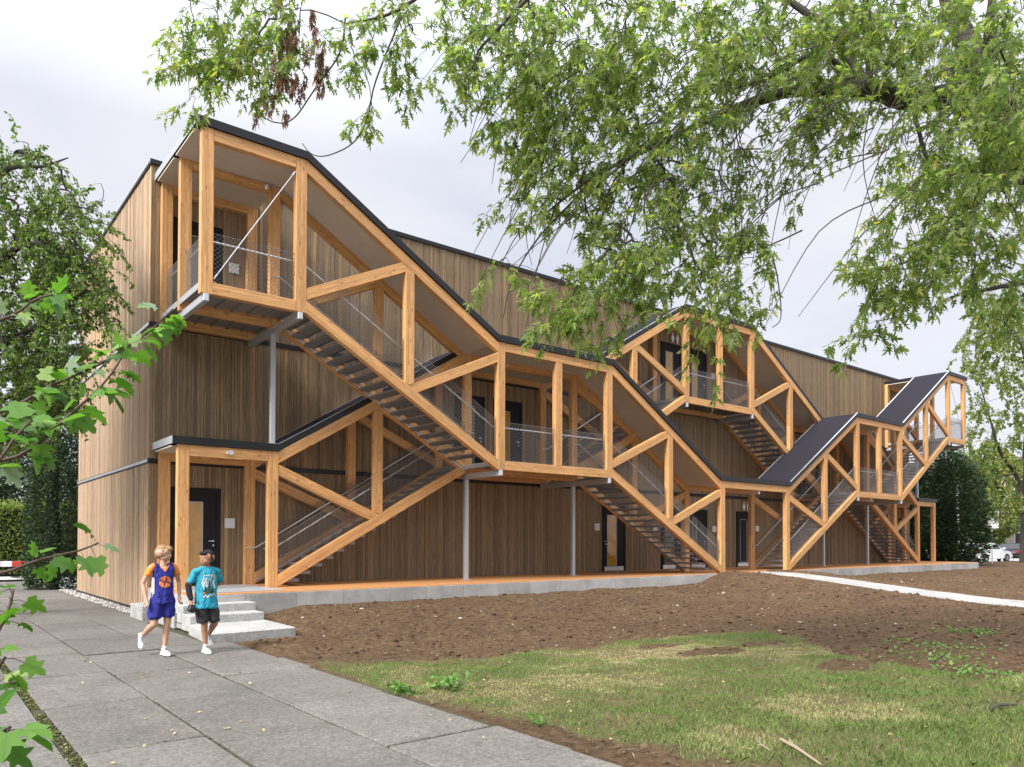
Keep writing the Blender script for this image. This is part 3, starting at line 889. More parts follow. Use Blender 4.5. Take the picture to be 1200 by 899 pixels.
tag(obj('ground', (lambda b: (bx(b, -500, 700, -300, 900, -.6, -.36), b)[1])(bmesh.new()), ASPH), kind='structure')
tag(obj('road', (lambda b: (bx(b, -60, 3.9, 36.5, 43, -.358, -.27), bx(b, 46, 130, 19.5, 34, -.358, -.12), b)[2])(bmesh.new()), m_plain('pale_road', (.42, .41, .39), .9, 0, .8, .12)), kind='structure')


def clods(x, y):
    n = fbm(x, y, 2.2, 3, 4); c = fbm(x, y, 9., 13, 3); f = vnoise(x, y, 22., 21)
    g = sstep(-.15, .1, lawn_d(x, y))
    near = sstep(4.3, 4.6, x) * (1 - sstep(21.5, 21.8, x) * sstep(24.3, 24.05, x) * .8)
    return soil_z(x, y) + ((n - .5) * .10 + (np.abs(c - .5)) * .06 * (1 - g) + (f - .5) * .03 * (1 - .6 * g)) * near


xs = np.concatenate([np.arange(4.06, 12, .045), np.arange(12, 21.98, .06)])
ys = np.concatenate([np.arange(-4, 2, .3), np.arange(2, 15.36, .05)])
tag(grid('soil_bed', xs, ys, clods, SOIL, {'grass': lambda x, y: sstep(-.12, .12, lawn_d(x, y))}), kind='structure')
xs = np.concatenate([np.arange(23.86, 34, .055), np.arange(34, 60, .3)]); ys = np.concatenate([np.arange(-20, 4, .6), np.arange(4, 15.36, .11)])
tag(grid('soil_verge', xs, ys, clods, SOIL, {'grass': lambda x, y: x * 0}), kind='structure')
xs = np.arange(43.45, 70, .35); ys = np.arange(15.4, 19.6, .3)
tag(grid('soil_corner', xs, ys, clods, SOIL, {'grass': lambda x, y: x * 0}), kind='structure')

# paving: worn slabs, each a little out of level, over mossy joints
tag(obj('joint_bed', (lambda b: (bx(b, -6, 4.34, -5, 36.4, -.345, -.222), b)[1])(bmesh.new()), MOSS), kind='structure')
bm = bmesh.new(); rs = random.Random(21)
cols = [(.0, 1.0), (1.09, 2.06), (2.075, 3.105), (3.125, 4.16)]
ofs = [1.55, 1.62, 1.3, .35]
for (a, b_), of in zip(cols, ofs):
    y = -4 + of
    while y < (16.2 if a < .5 else 36):
        l = rs.choice([2.04, 2.04, 2.04, 1.02]); yb = min(y + l, 36.3)
        if b_ > 4 and y < 12.6 < yb - .05: yb = 12.74
        aa, bb = a + rs.uniform(.002, .012), b_ - rs.uniform(.002, .012)
        if b_ > 4 and 12.75 < (y + yb) / 2 < 17.5: bb = 3.87
        if b_ > 4:
            if (y + yb) / 2 > 18: bb = 4.05
            elif y < 12.7: bb = b_ + rs.uniform(.0, .18)
        z = GZ + rs.uniform(-.006, .006); m0 = len(bm.verts)
        bx(bm, aa, bb, y + .011, yb - rs.uniform(.010, .02), z - .1, z, .009)
        tx, ty = rs.uniform(-.006, .006), rs.uniform(-.004, .004); bm.verts.ensure_lookup_table()
        for v in bm.verts[m0:]: v.co.z += (v.co.x - (aa + bb) / 2) * tx + (v.co.y - (y + yb) / 2) * ty
        y = yb
tag(obj('paving', bm, SLABC), kind='structure')
bedz = lambda x, y: -.19 + (fbm(x, y, 1.5, 51) - .5) * .08 + (fbm(x, y, 8, 52, 2) - .5) * .03
tag(grid('planting_bed', np.arange(-6, .0, .12), np.arange(-5, 36.3, .15), bedz, SOIL, {'grass': lambda x, y: x * 0}), kind='structure')
tag(grid('planting_bed', np.arange(-.1, 1.07, .09), np.arange(18.3, 36.3, .15), bedz, SOIL, {'grass': lambda x, y: x * 0}), kind='structure')
# the pale path to the middle entrance
bm = bmesh.new(); y = 15.34; k = 0
while y > -6:
    for (a, b_) in ((21.9, 22.55), (22.556, 23.25), (23.256, 23.95)):
        z0, z1 = float(ramp_z(np.array(y))), float(ramp_z(np.array(y - .49)))
        o_ = rs.uniform(-.03, .03)
        prism(bm, [(y, z0), (y - .49, z1), (y - .49, z1 - .1), (y, z0 - .1)], 'x', a + (o_ if a < 22 else 0), b_ + (o_ if b_ > 23.9 else 0), .004)
    y -= .496
tag(obj('path', bm, RAMPC), kind='structure')
# gravel strip along the side wall
def rocks(name, pts, sizes, mat, flat=.7, seed=1):
    r_ = np.random.default_rng(seed); bm = bmesh.new(); bmesh.ops.create_icosphere(bm, subdivisions=1, radius=1)
    T = np.array([v.co[:] for v in bm.verts]); F = np.array([[v.index for v in f.verts] for f in bm.faces]); bm.free()
    n = len(pts); k = len(T); jit = 1 + (r_.random((n, k, 1)) - .5) * .55; an = r_.random(n) * 6.28
    sc = np.stack([sizes * (.7 + .6 * r_.random(n)), sizes * (.7 + .6 * r_.random(n)), sizes * flat * (.7 + .5 * r_.random(n))], -1)
    V = T[None] * jit * sc[:, None, :]; c, s = np.cos(an)[:, None], np.sin(an)[:, None]
    V = np.stack([V[..., 0] * c - V[..., 1] * s, V[..., 0] * s + V[..., 1] * c, V[..., 2]], -1) + np.asarray(pts)[:, None, :]
    F = (F[None] + (np.arange(n) * k)[:, None, None]).reshape(-1, 3)
    return raw_mesh(name, V.reshape(-1, 3), F.ravel(), np.arange(len(F)) * 3, None, mat)


def m_stone(name, stops):
    m, N = new_mat(name); c = N.ramp(N.geo().outputs['Random Per Island'], stops)
    N.done(N.bsdf(hsv_var(N, c, N.tex(N.obj(), 40, 4), .25), .9, spec=.2)); return m


PEB = m_stone('mixed_pebbles', [(0, (.16, .15, .14)), (.5, (.34, .33, .31)), (1, (.6, .58, .55))])
CLOD = m_stone('soil_clods', [(0, (.045, .028, .016)), (.6, (.10, .064, .037)), (.972, (.15, .10, .06)), (.98, (.34, .31, .27)), (1, (.46, .43, .39))])
n = 2600; gx = RNG.uniform(3.98, 4.28, n); gy = RNG.uniform(18.5, 29, n)
tag(rocks('gravel', np.stack([gx, gy, np.full(n, -.19) + RNG.uniform(0, .03, n)], -1), RNG.uniform(.014, .034, n), PEB), 'strip of grey pebbles along the foot of the sunlit side wall', 'gravel', kind='stuff')
n = 9000; cx_ = np.concatenate([RNG.uniform(4.5, 21.8, n), RNG.uniform(24.1, 40, 1800)]); cy_ = np.concatenate([RNG.uniform(3.2, 15.2, n), RNG.uniform(5, 15.1, 1800)])
keep = (lawn_d(cx_, cy_) < 0) & ~((cx_ < 5.5) & (cy_ > 12.7)); cx_, cy_ = cx_[keep], cy_[keep]
cs = np.exp(RNG.normal(-4.15, .55, len(cx_))).clip(.005, .06)
tag(rocks('soil_clods', np.stack([cx_, cy_, clods(cx_, cy_) + cs * .15], -1), cs, CLOD, .6, 5), 'crumbs, clods and pale stones lying on the dark raked soil', 'soil clods', kind='stuff')

n = 5200; mx_ = np.concatenate([RNG.uniform(1.0, 1.095, 3200), RNG.choice([2.067, 3.115, -.01, .0], 2000) + RNG.normal(0, .006, 2000)]); my_ = RNG.uniform(2.5, 20, n); kk = fbm(mx_ * 0, my_, 1.4, 31) + (mx_ < 1.1) * .12 > .47; mx_, my_ = mx_[kk], my_[kk]
MOSSC = m_stone('moss_and_dirt', [(0, (.03, .026, .014)), (.45, (.07, .06, .03)), (.6, (.05, .08, .018)), (.9, (.10, .13, .03)), (1, (.30, .24, .14))])
tag(rocks('moss', np.stack([mx_, my_, np.full(len(mx_), -.212)], -1), np.where(mx_ < 1.1, RNG.uniform(.005, .015, len(mx_)), RNG.uniform(.004, .009, len(mx_))), MOSSC, .6, 9), 'moss and dirt grown into the joints between the slabs', 'moss', kind='stuff')

# grass
n = 300000
gx = RNG.uniform(4.3, 14.5, n); gy = RNG.uniform(1.4, 10.4, n); dl = lawn_d(gx, gy)
vis = (gx * _f.x + gy * _f.y > 2.5)
px_ = 600 + FPX * (gx * _r.x + gy * _r.y) / np.maximum(gx * _f.x + gy * _f.y, .1)
dens = sstep(-.1, .35, dl) * (.35 + .65 * sstep(.34, .56, fbm(gx, gy, 1.6, 70)))
keep = (RNG.random(n) < dens) & vis & (px_ < 1330)
gx, gy = gx[keep], gy[keep]; n = len(gx)
dry = sstep(.48, .66, fbm(gx, gy, .75, 80)) * .75 + np.maximum(0, 1 - np.hypot((gx - 9.2) / 2.6, (gy - 7.7) / 1.1)) * .75 + np.maximum(0, 1 - np.hypot((gx - 6.9) / .8, (gy - 7.6) / .7)) * .6
dry = np.clip(dry + (fbm(gx, gy, 4.5, 85) - .5) * .9 + RNG.normal(0, .26, n) + .06, 0, 1)
hgt = RNG.uniform(.018, .052, n) * (1 + .8 * sstep(6.5, 3, gy) ) * (1 - .35 * dry); an = RNG.uniform(0, 6.283, n); lean = RNG.uniform(.1, .9, n); an2 = RNG.uniform(0, 6.283, n)
bw = RNG.uniform(.0013, .003, n) * (1 + .3 * sstep(4, 9, gy))
gz = clods(gx, gy) - .004
dirv = np.stack([np.cos(an2) * lean, np.sin(an2) * lean, np.ones(n)], -1); dirv = norm(dirv)
sidev = np.stack([np.cos(an), np.sin(an), np.zeros(n)], -1); Pb = np.stack([gx, gy, gz], -1)
bend = np.stack([np.cos(an2) * lean, np.sin(an2) * lean, -lean * .25], -1)
V = np.stack([Pb - sidev * bw[:, None], Pb + sidev * bw[:, None], Pb + dirv * (hgt * .55)[:, None] + sidev * (bw * .8)[:, None], Pb + dirv * hgt[:, None] + bend * (hgt * .35)[:, None], Pb + dirv * (hgt * .55)[:, None] - sidev * (bw * .8)[:, None]], 1).reshape(-1, 3)
mg, N = new_mat('grass_blades'); fa = N.n('ShaderNodeAttribute', attribute_name='tone').outputs['Fac']
c = N.ramp(fa, [(0, (.14, .22, .055)), (.4, (.225, .30, .092)), (.7, (.35, .375, .145)), (1., (.54, .475, .26))])
c = hsv_var(N, c, N.geo().outputs['Random Per Island'], .3)
tr = N.n('ShaderNodeBsdfTranslucent', {'Color': c})
N.done(N.n('ShaderNodeMixShader', {0: .3, 1: N.bsdf(c, .55, spec=.25).outputs[0], 2: tr.outputs[0]}))
tag(raw_mesh('grass', V, np.arange(n * 5), np.arange(n) * 5, None, mg, attr={'tone': np.repeat(dry, 5)}), 'patchy green and straw coloured lawn between paving and soil', 'grass', kind='stuff')

# ------------------------------------------------------------------ foliage helpers
MAPLE = [(0, 0, 0), (.10, -.34, -.08), (.24, -.08, .02), (.56, -.42, -.10), (.46, -.075, .02), (.74, -.13, -.02), (1.1, 0, -.14), (.74, .13, -.02), (.46, .075, .02), (.56, .42, -.10), (.24, .08, .02), (.10, .34, -.08)]
OVAL = [(0, 0, 0), (.3, -.3, .03), (.65, -.26, .02), (1, 0, -.06), (.65, .26, .02), (.3, .3, .03)]
BIG = [(0, 0, 0), (-.1, -.22, .07), (.08, -.42, .05), (.16, -.55, -.06), (.27, -.33, .09), (.38, -.30, .08), (.55, -.52, -.04), (.62, -.38, .04), (.64, -.17, .06), (.84, -.16, 0), (1, 0, -.2),
       (.84, .16, 0), (.64, .17, .06), (.62, .38, .04), (.55, .52, -.04), (.38, .30, .08), (.27, .33, .09), (.16, .55, -.06), (.08, .42, .05), (-.1, .22, .07)]
NEEDLE = [(0, 0, 0), (.5, -.16, 0), (1, 0, 0), (.5, .16, 0)]


def rand_unit(n):
    v = RNG.normal(0, 1, (n, 3)); return norm(v)


def shoots(starts, lens, drift, per=16, droop=.9, spread=.055):
    """hanging leafy shoots: returns leaf base points, leaf axes, normals and the shoot lines"""
    Pt, Dr, lines = [], [], []
    for s, L, dv in zip(starts, lens, drift):
        d = np.array(dv, float); p = np.array(s, float); line = [p.copy()]; k = max(3, int(L / .09)); st = L / k
        for i in range(k):
            d = norm(d + np.array([0, 0, -droop * st * 2.2]) + RNG.normal(0, .10, 3)); p = p + d * st; line.append(p.copy())
        lines.append(line); line = np.array(line)
        tt = RNG.uniform(.12, 1.0, per) * k; i = np.minimum(tt.astype(int), k - 1); f = (tt - i)[:, None]
        base = line[i] * (1 - f) + line[i + 1] * f
        ax = norm(rand_unit(per) * .8 + (line[i + 1] - line[i]) / st * .5 + np.array([0, 0, -.55]))
        Pt.append(base + ax * RNG.uniform(.2, 1, (per, 1)) * spread); Dr.append(ax)
    return np.concatenate(Pt), np.concatenate(Dr), lines


def px_samples(cl):
    """clusters of shoot origins given as lines of sight with a depth range"""
    out = []
    for (cx, cy, rx, ry, n, d0, d1) in cl:
        for _ in range(n):
            r_, a = math.sqrt(random.random()), random.uniform(0, 6.283)
            out.append(at(cx + rx * r_ * math.cos(a), cy + ry * r_ * math.sin(a), random.uniform(d0, d1))[:])
    return np.array(out)


def connect(bm, seeds, starts, rmin=.003, rmax=.014, sides=4, up_pen=1.3):
    """grow twigs: each shoot joins the nearest wood already there, from above where it can"""
    nodes = [np.array(s) for s in seeds]; par = [-1] * len(nodes); A = np.array(nodes)
    d0 = np.array([np.min(np.linalg.norm(A - s, axis=1)) for s in starts]); order = np.argsort(d0); base = len(nodes)
    for k in order:
        s = starts[k]; dd = np.linalg.norm(A - s, axis=1) + up_pen * np.maximum(0, s[2] - A[:, 2] + .02)
        j = int(np.argmin(dd)); par.append(j); nodes.append(np.array(s)); A = np.vstack([A, s])
    cnt = np.ones(len(nodes))
    for i in range(len(nodes) - 1, base - 1, -1): cnt[par[i]] += cnt[i]
    for i in range(base, len(nodes)):
        a, b_ = nodes[par[i]], nodes[i]; L = np.linalg.norm(b_ - a)
        if L < .02: continue
        r0 = min(rmax, rmin * cnt[i] ** .42); off = RNG.normal(0, .07 * L, 3); off2 = RNG.normal(0, .05 * L, 3); arch = np.array([0, 0, .12 * L])
        tube(bm, [a, a * .66 + b_ * .34 + off + arch, a * .3 + b_ * .7 + off2 + arch * .8, b_], [r0 * 1.15, r0 * 1.05, r0, r0 * .85], sides, cap=False)


def limb(bm, pts, sides=8):
    """a wobbling limb through (px, py, depth, radius) points, smoothed"""
    W = [(at(a, b_, c), r_) for a, b_, c, r_ in pts]; return limb_w(bm, W, sides)


def limb_w(bm, W, sides=8):
    out, rr = [], []
    for i in range(len(W) - 1):
        p0, p1, p2, p3 = (W[max(i - 1, 0)][0], W[i][0], W[i + 1][0], W[min(i + 2, len(W) - 1)][0])
        for k in range(5):
            t_ = k / 5; q = .5 * ((2 * p1) + (p2 - p0) * t_ + (2 * p0 - 5 * p1 + 4 * p2 - p3) * t_ * t_ + (3 * p1 - p0 - 3 * p2 + p3) * t_ ** 3)
            r_ = W[i][1] * (1 - t_) + W[i + 1][1] * t_
            out.append(q + Vector(RNG.normal(0, 1, 3)) * r_ * .10); rr.append(r_)
    out.append(W[-1][0]); rr.append(W[-1][1]); tube(bm, out, rr, sides)
    return [np.array(p) for p in out]


# ------------------------------------------------------------------ the silver maple over the lawn
LEAF = m_leaf('maple_leaves', [(0, (.085, .136, .034)), (.3, (.142, .205, .058)), (.7, (.21, .275, .086)), (.92, (.30, .345, .13)), (1, (.38, .34, .09))], .62, tcol=(1.45, 1.6, .7))
DEAD = m_leaf('dead_leaves', [(0, (.10, .05, .028)), (.6, (.19, .095, .05)), (1, (.26, .14, .08))], .2, .7, tcol=(1.1, .9, .7))
mt = thing('silver_maple', 'large silver maple leaning in from the right with drooping leafy branches', 'tree', (13.3, 2.7, -.2))
bm = bmesh.new()
fork = at(1155, 108, 10)
tr_pts = limb_w(bm, [(Vector((13.3, 2.7, -.45)), .46), (Vector((13.25, 2.72, .2)), .36), (Vector((13.1, 2.8, 2.6)), .30), (Vector((12.5, 3.1, 5.2)), .26), (fork, .2)], 14)
wood = obj('trunk', bm, BARK, mt, smooth=True)
bm = bmesh.new(); seeds = []
for L in ([(1155, 108, 10, .19), (1075, 114, 9.8, .15), (1012, 104, 9.6, .115), (925, 108, 9.4, .07), (860, 128, 9.2, .05), (780, 165, 9, .035), (700, 205, 8.8, .02), (640, 250, 8.7, .01)],
          [(1012, 104, 9.6, .09), (985, 50, 9.8, .06), (950, 18, 10, .05), (880, -20, 10, .035), (760, -40, 9.8, .02)],
          [(1155, 108, 10, .17), (1120, 20, 10.3, .13), (1080, -60, 10.6, .1), (900, -160, 10.2, .08), (700, -160, 9.6, .06), (520, -110, 9.3, .04), (390, -60, 9.1, .022), (300, -20, 9, .01)],
          [(1018, 98, 9.6, .05), (1019, 22, 9.4, .035), (1000, -40, 9.3, .02)],
          [(1000, 98, 9.55, .05), (960, 62, 9.3, .035), (905, 88, 9.0, .025), (840, 110, 8.9, .015)],
          [(1155, 108, 10, .09), (1150, 220, 9.4, .04), (1105, 310, 9, .022), (1060, 380, 8.9, .01)],
          [(900, -160, 10.2, .06), (760, -90, 8.8, .035), (640, -20, 8.4, .025), (560, 60, 8.2, .012)],
          [(700, -160, 9.6, .05), (560, -60, 9.0, .03), (470, 10, 8.9, .02), (405, 28, 8.9, .01)],
          [(1120, 20, 10.3, .09), (1180, -40, 9, .06), (1230, 80, 8.2, .05), (1205, 200, 7.8, .02)],
          [(1240, 200, 10.6, .14), (1290, 310, 10.2, .08), (1220, 326, 9.5, .04), (1130, 345, 9.1, .015)],
          [(1068, 116, 9.8, .03), (1086, 190, 9.7, .022), (1100, 225, 9.7, .012)],
          [(1155, 108, 10, .08), (1158, 40, 9.6, .06), (1165, -20, 9.4, .04)]):
    seeds += limb(bm, L)[1:]
for L in ([(470, 20, 8.9, .012), (440, 95, 8.9, .010), (430, 140, 8.9, .009), (413, 168, 8.9, .008), (385, 182, 8.9, .007), (366, 181, 8.9, .006), (354, 168, 8.9, .005)],
          [(405, 20, 8.9, .011), (398, 62, 8.9, .010), (372, 100, 8.9, .009), (345, 138, 8.9, .008), (325, 144, 8.9, .007), (308, 136, 8.9, .006), (296, 120, 8.9, .005)],
          [(700, 205, 8.8, .016), (672, 235, 8.7, .013), (630, 280, 8.6, .010), (600, 330, 8.5, .008), (590, 372, 8.5, .006)],
          [(905, 300, 8.6, .010), (912, 330, 8.6, .008), (915, 372, 8.6, .006), (905, 384, 8.6, .005)],
          [(940, 270, 8.9, .010), (900, 288, 8.8, .009), (860, 300, 8.7, .007)]):
    limb(bm, L, 5)
clus = [(300, 28, 80, 62, 46, 8.6, 9.5), (228, 95, 20, 45, 8, 8.7, 9.2), (270, 90, 45, 40, 14, 8.7, 9.3), (318, 95, 24, 30, 7, 8.7, 9.2),
        (440, 50, 45, 45, 11, 8.6, 9.2), (500, 60, 40, 45, 9, 8.5, 9.2), (425, 85, 18, 18, 3, 8.8, 9), (438, 140, 12, 14, 3, 8.8, 9), (490, 118, 14, 8, 2, 8.8, 9),
        (575, 55, 60, 60, 34, 7.8, 9.4), (690, 60, 90, 75, 82, 7.8, 9.6), (620, 140, 60, 55, 40, 8, 9.4), (680, 190, 80, 70, 62, 8, 9.6), (745, 250, 70, 60, 50, 8, 9.4), (620, 245, 32, 30, 8, 8.2, 8.9),
        (800, 100, 90, 85, 100, 8, 10), (840, 225, 80, 80, 62, 8.2, 9.8), (925, 55, 90, 60, 76, 8.4, 10.4), (765, 325, 50, 40, 24, 8, 8.8), (700, 360, 45, 35, 22, 7.6, 8.3), (735, 335, 60, 30, 20, 7.8, 8.6),
        (640, 350, 26, 18, 5, 7.8, 8.3), (580, 330, 22, 14, 4, 8, 8.4), (660, 395, 16, 20, 5, 7.8, 8.2), (735, 410, 14, 14, 4, 7.8, 8.2),
        (845, 395, 16, 45, 11, 7.8, 8.3), (820, 340, 30, 24, 8, 8, 8.6), (880, 320, 45, 30, 15, 8.2, 8.9), (905, 345, 18, 14, 4, 8.4, 8.7), (900, 378, 14, 8, 3, 8.4, 8.7), (960, 190, 40, 60, 12, 8.4, 9.4),
        (1080, 55, 90, 55, 84, 8.6, 11), (1130, 165, 80, 70, 104, 7.6, 10.4), (1080, 265, 66, 55, 64, 7.6, 9.6), (1150, 300, 60, 70, 60, 7.8, 9.8), (1045, 345, 40, 30, 22, 8, 9), (1080, 330, 36, 30, 18, 8, 9), (1030, 400, 28, 14, 6, 8.2, 8.8), (1010, 410, 10, 8, 2, 8.4, 8.6),
        (1185, 130, 30, 120, 60, 7.2, 9.6), (990, 140, 60, 30, 22, 8.6, 9.6), (1190, 380, 30, 40, 18, 8, 9.4), (1000, 60, 50, 50, 36, 8.2, 10.4)]
clus = [(a, b_, c * 1.06, d * 1.06, int(n_ * (.85 if b_ > 240 and a > 860 else 1.0 if b_ > 240 else 1.1 if b_ > 150 else 1.35) + .5), e0, e1) for a, b_, c, d, n_, e0, e1 in clus]
st = px_samples(clus); nL = RNG.uniform(.28, .66, len(st))
st[:, 2] += nL * .45
dr = norm(np.stack([RNG.normal(-.25, .5, len(st)), RNG.normal(.1, .5, len(st)), RNG.normal(-.15, .35, len(st))], -1))
connect(bm, seeds, st)
for k in range(120):                                                 # long whippy twigs trailing down and to the left
    x0, y0 = random.uniform(640, 1150), random.uniform(30, 230); d0 = random.uniform(8, 9.6); q = at(x0, y0, d0); lx, ly = random.uniform(-150, 10), random.uniform(60, 190)
    e_ = at(x0 + lx, min(y0 + ly, 400), d0 + random.uniform(-.6, .4)); mid = q.lerp(e_, .5) + (at(0, -40, 9) - at(0, 0, 9)) * random.uniform(-.2, .9) + (at(-30, 0, 9) - at(0, 0, 9)) * random.uniform(-.3, 1)
    W = [(q, .0085), (mid, .0062), (e_, .003)]; limb_w(bm, W, 4)
LP, LD, lines = shoots(st, nL, dr, per=21, spread=.085)
for ln in lines: tube(bm, ln, [.0032] + [.0026] * (len(ln) - 2) + [.0015], 3, cap=False)
obj('branches', bm, BARK, wood, smooth=True)
leaf_mesh('crown', LP, LD, rand_unit(len(LP)) + np.array([0, 0, .8]), RNG.uniform(.056, .130, len(LP)), MAPLE, LEAF, mt)
st = px_samples([(352, 45, 34, 50, 26, 8.6, 9.1), (340, 85, 30, 20, 10, 8.7, 9.2), (372, 62, 14, 34, 6, 8.8, 9.1), (302, 122, 6, 6, 1, 8.9, 9), (338, 124, 10, 6, 2, 8.9, 9), (312, 95, 10, 14, 2, 8.8, 9), (1042, 284, 4, 4, 1, 9, 9.1)])
LP, LD, lines = shoots(st, RNG.uniform(.15, .35, len(st)), np.tile([-.05, 0, -1.], (len(st), 1)), per=15, spread=.03)
leaf_mesh('dead_leaves', LP, norm(LD + np.array([0, 0, -1.0])), rand_unit(len(LP)), RNG.uniform(.05, .09, len(LP)), MAPLE, DEAD, mt)

# ------------------------------------------------------------------ trees and hedges round the building
LBIRCH = m_leaf('birch_leaves', [(0, (.065, .115, .028)), (.5, (.11, .175, .046)), (.85, (.18, .25, .075)), (1, (.28, .31, .12))], .5)
LDARK = m_leaf('yew_needles', [(0, (.014, .030, .014)), (.6, (.030, .058, .024)), (.92, (.055, .095, .034)), (1, (.11, .14, .04))], .2, .6)
LHEDGE = m_leaf('hedge_leaves', [(0, (.09, .14, .03)), (.5, (.17, .23, .05)), (.9, (.27, .31, .08)), (1, (.36, .30, .09))], .4)
LYEL = m_leaf('pale_leaves', [(0, (.07, .12, .03)), (.5, (.13, .18, .05)), (.85, (.22, .24, .06)), (1, (.34, .28, .06))], .4)
LFAR = m_leaf('far_leaves', [(0, (.03, .055, .02)), (.6, (.055, .09, .03)), (1, (.1, .13, .045))], .25, .6)


def hanging_tree(name, label, base, top, limbs, cl, leaf, size, per, lens, mat_wood=BARK, tmpl=OVAL, rt=.2, group=None, droop=.8):
    o = thing(name, label, 'tree', base, 0, group); bm = bmesh.new()
    tp = limb_w(bm, [(Vector(base) + Vector((0, 0, -.2)), rt * 1.25), (Vector(base).lerp(Vector(top), .35) + Vector((.1, .05, 0)), rt), (Vector(top), rt * .55)], 10)
    wd = obj('trunk', bm, mat_wood, o, smooth=True); bm = bmesh.new(); sd_ = []
    for L in limbs: sd_ += limb(bm, L, 6)
    st = px_samples(cl); nL = RNG.uniform(*lens, len(st)); dr = norm(np.stack([RNG.normal(0, .7, len(st)), RNG.normal(0, .7, len(st)), RNG.normal(-.1, .4, len(st))], -1))
    connect(bm, sd_ + tp[8:], st, .006, .03, 4, .6)
    LP, LD, lines = shoots(st, nL, dr, per, droop, size[0])
    for ln in lines: tube(bm, ln, .004, 3, cap=False)
    obj('branches', bm, mat_wood, wd)
    leaf_mesh('crown', LP, LD, rand_unit(len(LP)) + np.array([0, 0, .6]), RNG.uniform(*size, len(LP)), tmpl, leaf, o)
    return o


tb = at(-78, 720, 16); tt_ = at(-50, 120, 16.5)
hanging_tree('birch_tree', 'leafy green tree with fine hanging twigs in front of the sunlit side wall', (tb.x, tb.y, -.2), tt_,
             [[(-70, 420, 16, .12), (0, 308, 15.8, .09), (45, 285, 15.6, .05), (90, 300, 15.4, .025)], [(-60, 300, 16.2, .1), (0, 205, 16, .06), (50, 195, 16, .03), (80, 185, 16, .012)],
              [(-70, 460, 16, .1), (10, 400, 15.7, .06), (70, 370, 15.5, .03), (110, 350, 15.3, .012)], [(-70, 520, 16, .09), (0, 470, 15.6, .05), (50, 450, 15.5, .02)]],
             [(25, 225, 60, 50, 120, 15, 17), (75, 275, 55, 45, 130, 15, 17), (15, 320, 60, 60, 190, 15, 17), (84, 335, 45, 50, 150, 14.8, 16.6), (45, 400, 60, 50, 200, 14.8, 17), (10, 470, 60, 60, 150, 14.8, 17), (65, 455, 28, 40, 60, 14.8, 16.4),
              (-70, 180, 60, 60, 90, 14.5, 17.5), (-90, 290, 80, 70, 130, 14.2, 17.8), (-70, 400, 80, 60, 120, 14.2, 17.8), (-55, 105, 36, 50, 40, 15.2, 17.4), (-170, 300, 60, 110, 90, 14.5, 17.5), (-40, 500, 60, 40, 40, 14.5, 17), (118, 330, 22, 30, 16, 14.6, 15.6), (128, 375, 12, 22, 6, 14.6, 15.4), (100, 235, 30, 22, 5, 15, 16), (40, 175, 40, 14, 7, 15.4, 16.2), (120, 215, 8, 5, 1, 15, 15.4)],
             LBIRCH, (.055, .09), 32, (.35, .8), rt=.15)


def clump(name, label, cat, base, prof, n, leaf, size, sq=1., tmpl=OVAL, core=.42, group=None, trunk=True, jit=.22, updir=.3, seed=0, kind=None, lobes=26):
    """a dense crown: leaf-sized faces through the outer depth of a lumpy body, over a darker mass of twigs"""
    o = thing(name, label, cat, base, 0, group)
    r_ = np.random.default_rng(seed + 99); hs = np.array([p[0] for p in prof]); rs_ = np.array([p[1] for p in prof])
    H0, H1 = hs[0], hs[-1]
    h = r_.uniform(H0, H1, n * 3); rad = np.interp(h, hs, rs_); keep = r_.random(n * 3) < (rad / rs_.max()) ** .8; h, rad = h[keep][:n], rad[keep][:n]
    a = r_.uniform(0, 6.283, len(h))
    lump = .72 + .56 * fbm(a * 1.9 + 3, h * .9, 1.0 * lobes / 26, seed + 5, 3)
    depth = 1 - np.abs(r_.normal(0, jit, len(h))); q = rad * lump * depth
    Pp = np.stack([base[0] + np.cos(a) * q, base[1] + np.sin(a) * q * sq, base[2] + h + r_.normal(0, .08, len(h))], -1)
    out = np.stack([np.cos(a), np.sin(a), np.full(len(h), updir)], -1)
    bm = bmesh.new()
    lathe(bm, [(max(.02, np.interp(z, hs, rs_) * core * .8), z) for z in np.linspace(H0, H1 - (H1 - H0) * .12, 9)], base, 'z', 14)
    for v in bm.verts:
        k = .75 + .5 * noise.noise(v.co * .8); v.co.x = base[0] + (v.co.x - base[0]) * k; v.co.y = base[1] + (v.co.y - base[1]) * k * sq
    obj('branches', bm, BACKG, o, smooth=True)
    if trunk:
        bm = bmesh.new(); tube(bm, [Vector(base) + Vector((0, 0, -.3)), Vector(base) + Vector((.03, 0, (H1 - H0) * .3)), Vector(base) + Vector((0, .04, H1 * .8))], [.22, .16, .04], 8); obj('trunk', bm, BARK, o)
    leaf_mesh('crown', Pp, out + rand_unit(len(h)) * .9, rand_unit(len(h)) + out * .7 + np.array([0, 0, .5]), r_.uniform(*size, len(h)), tmpl, leaf, o)
    return o


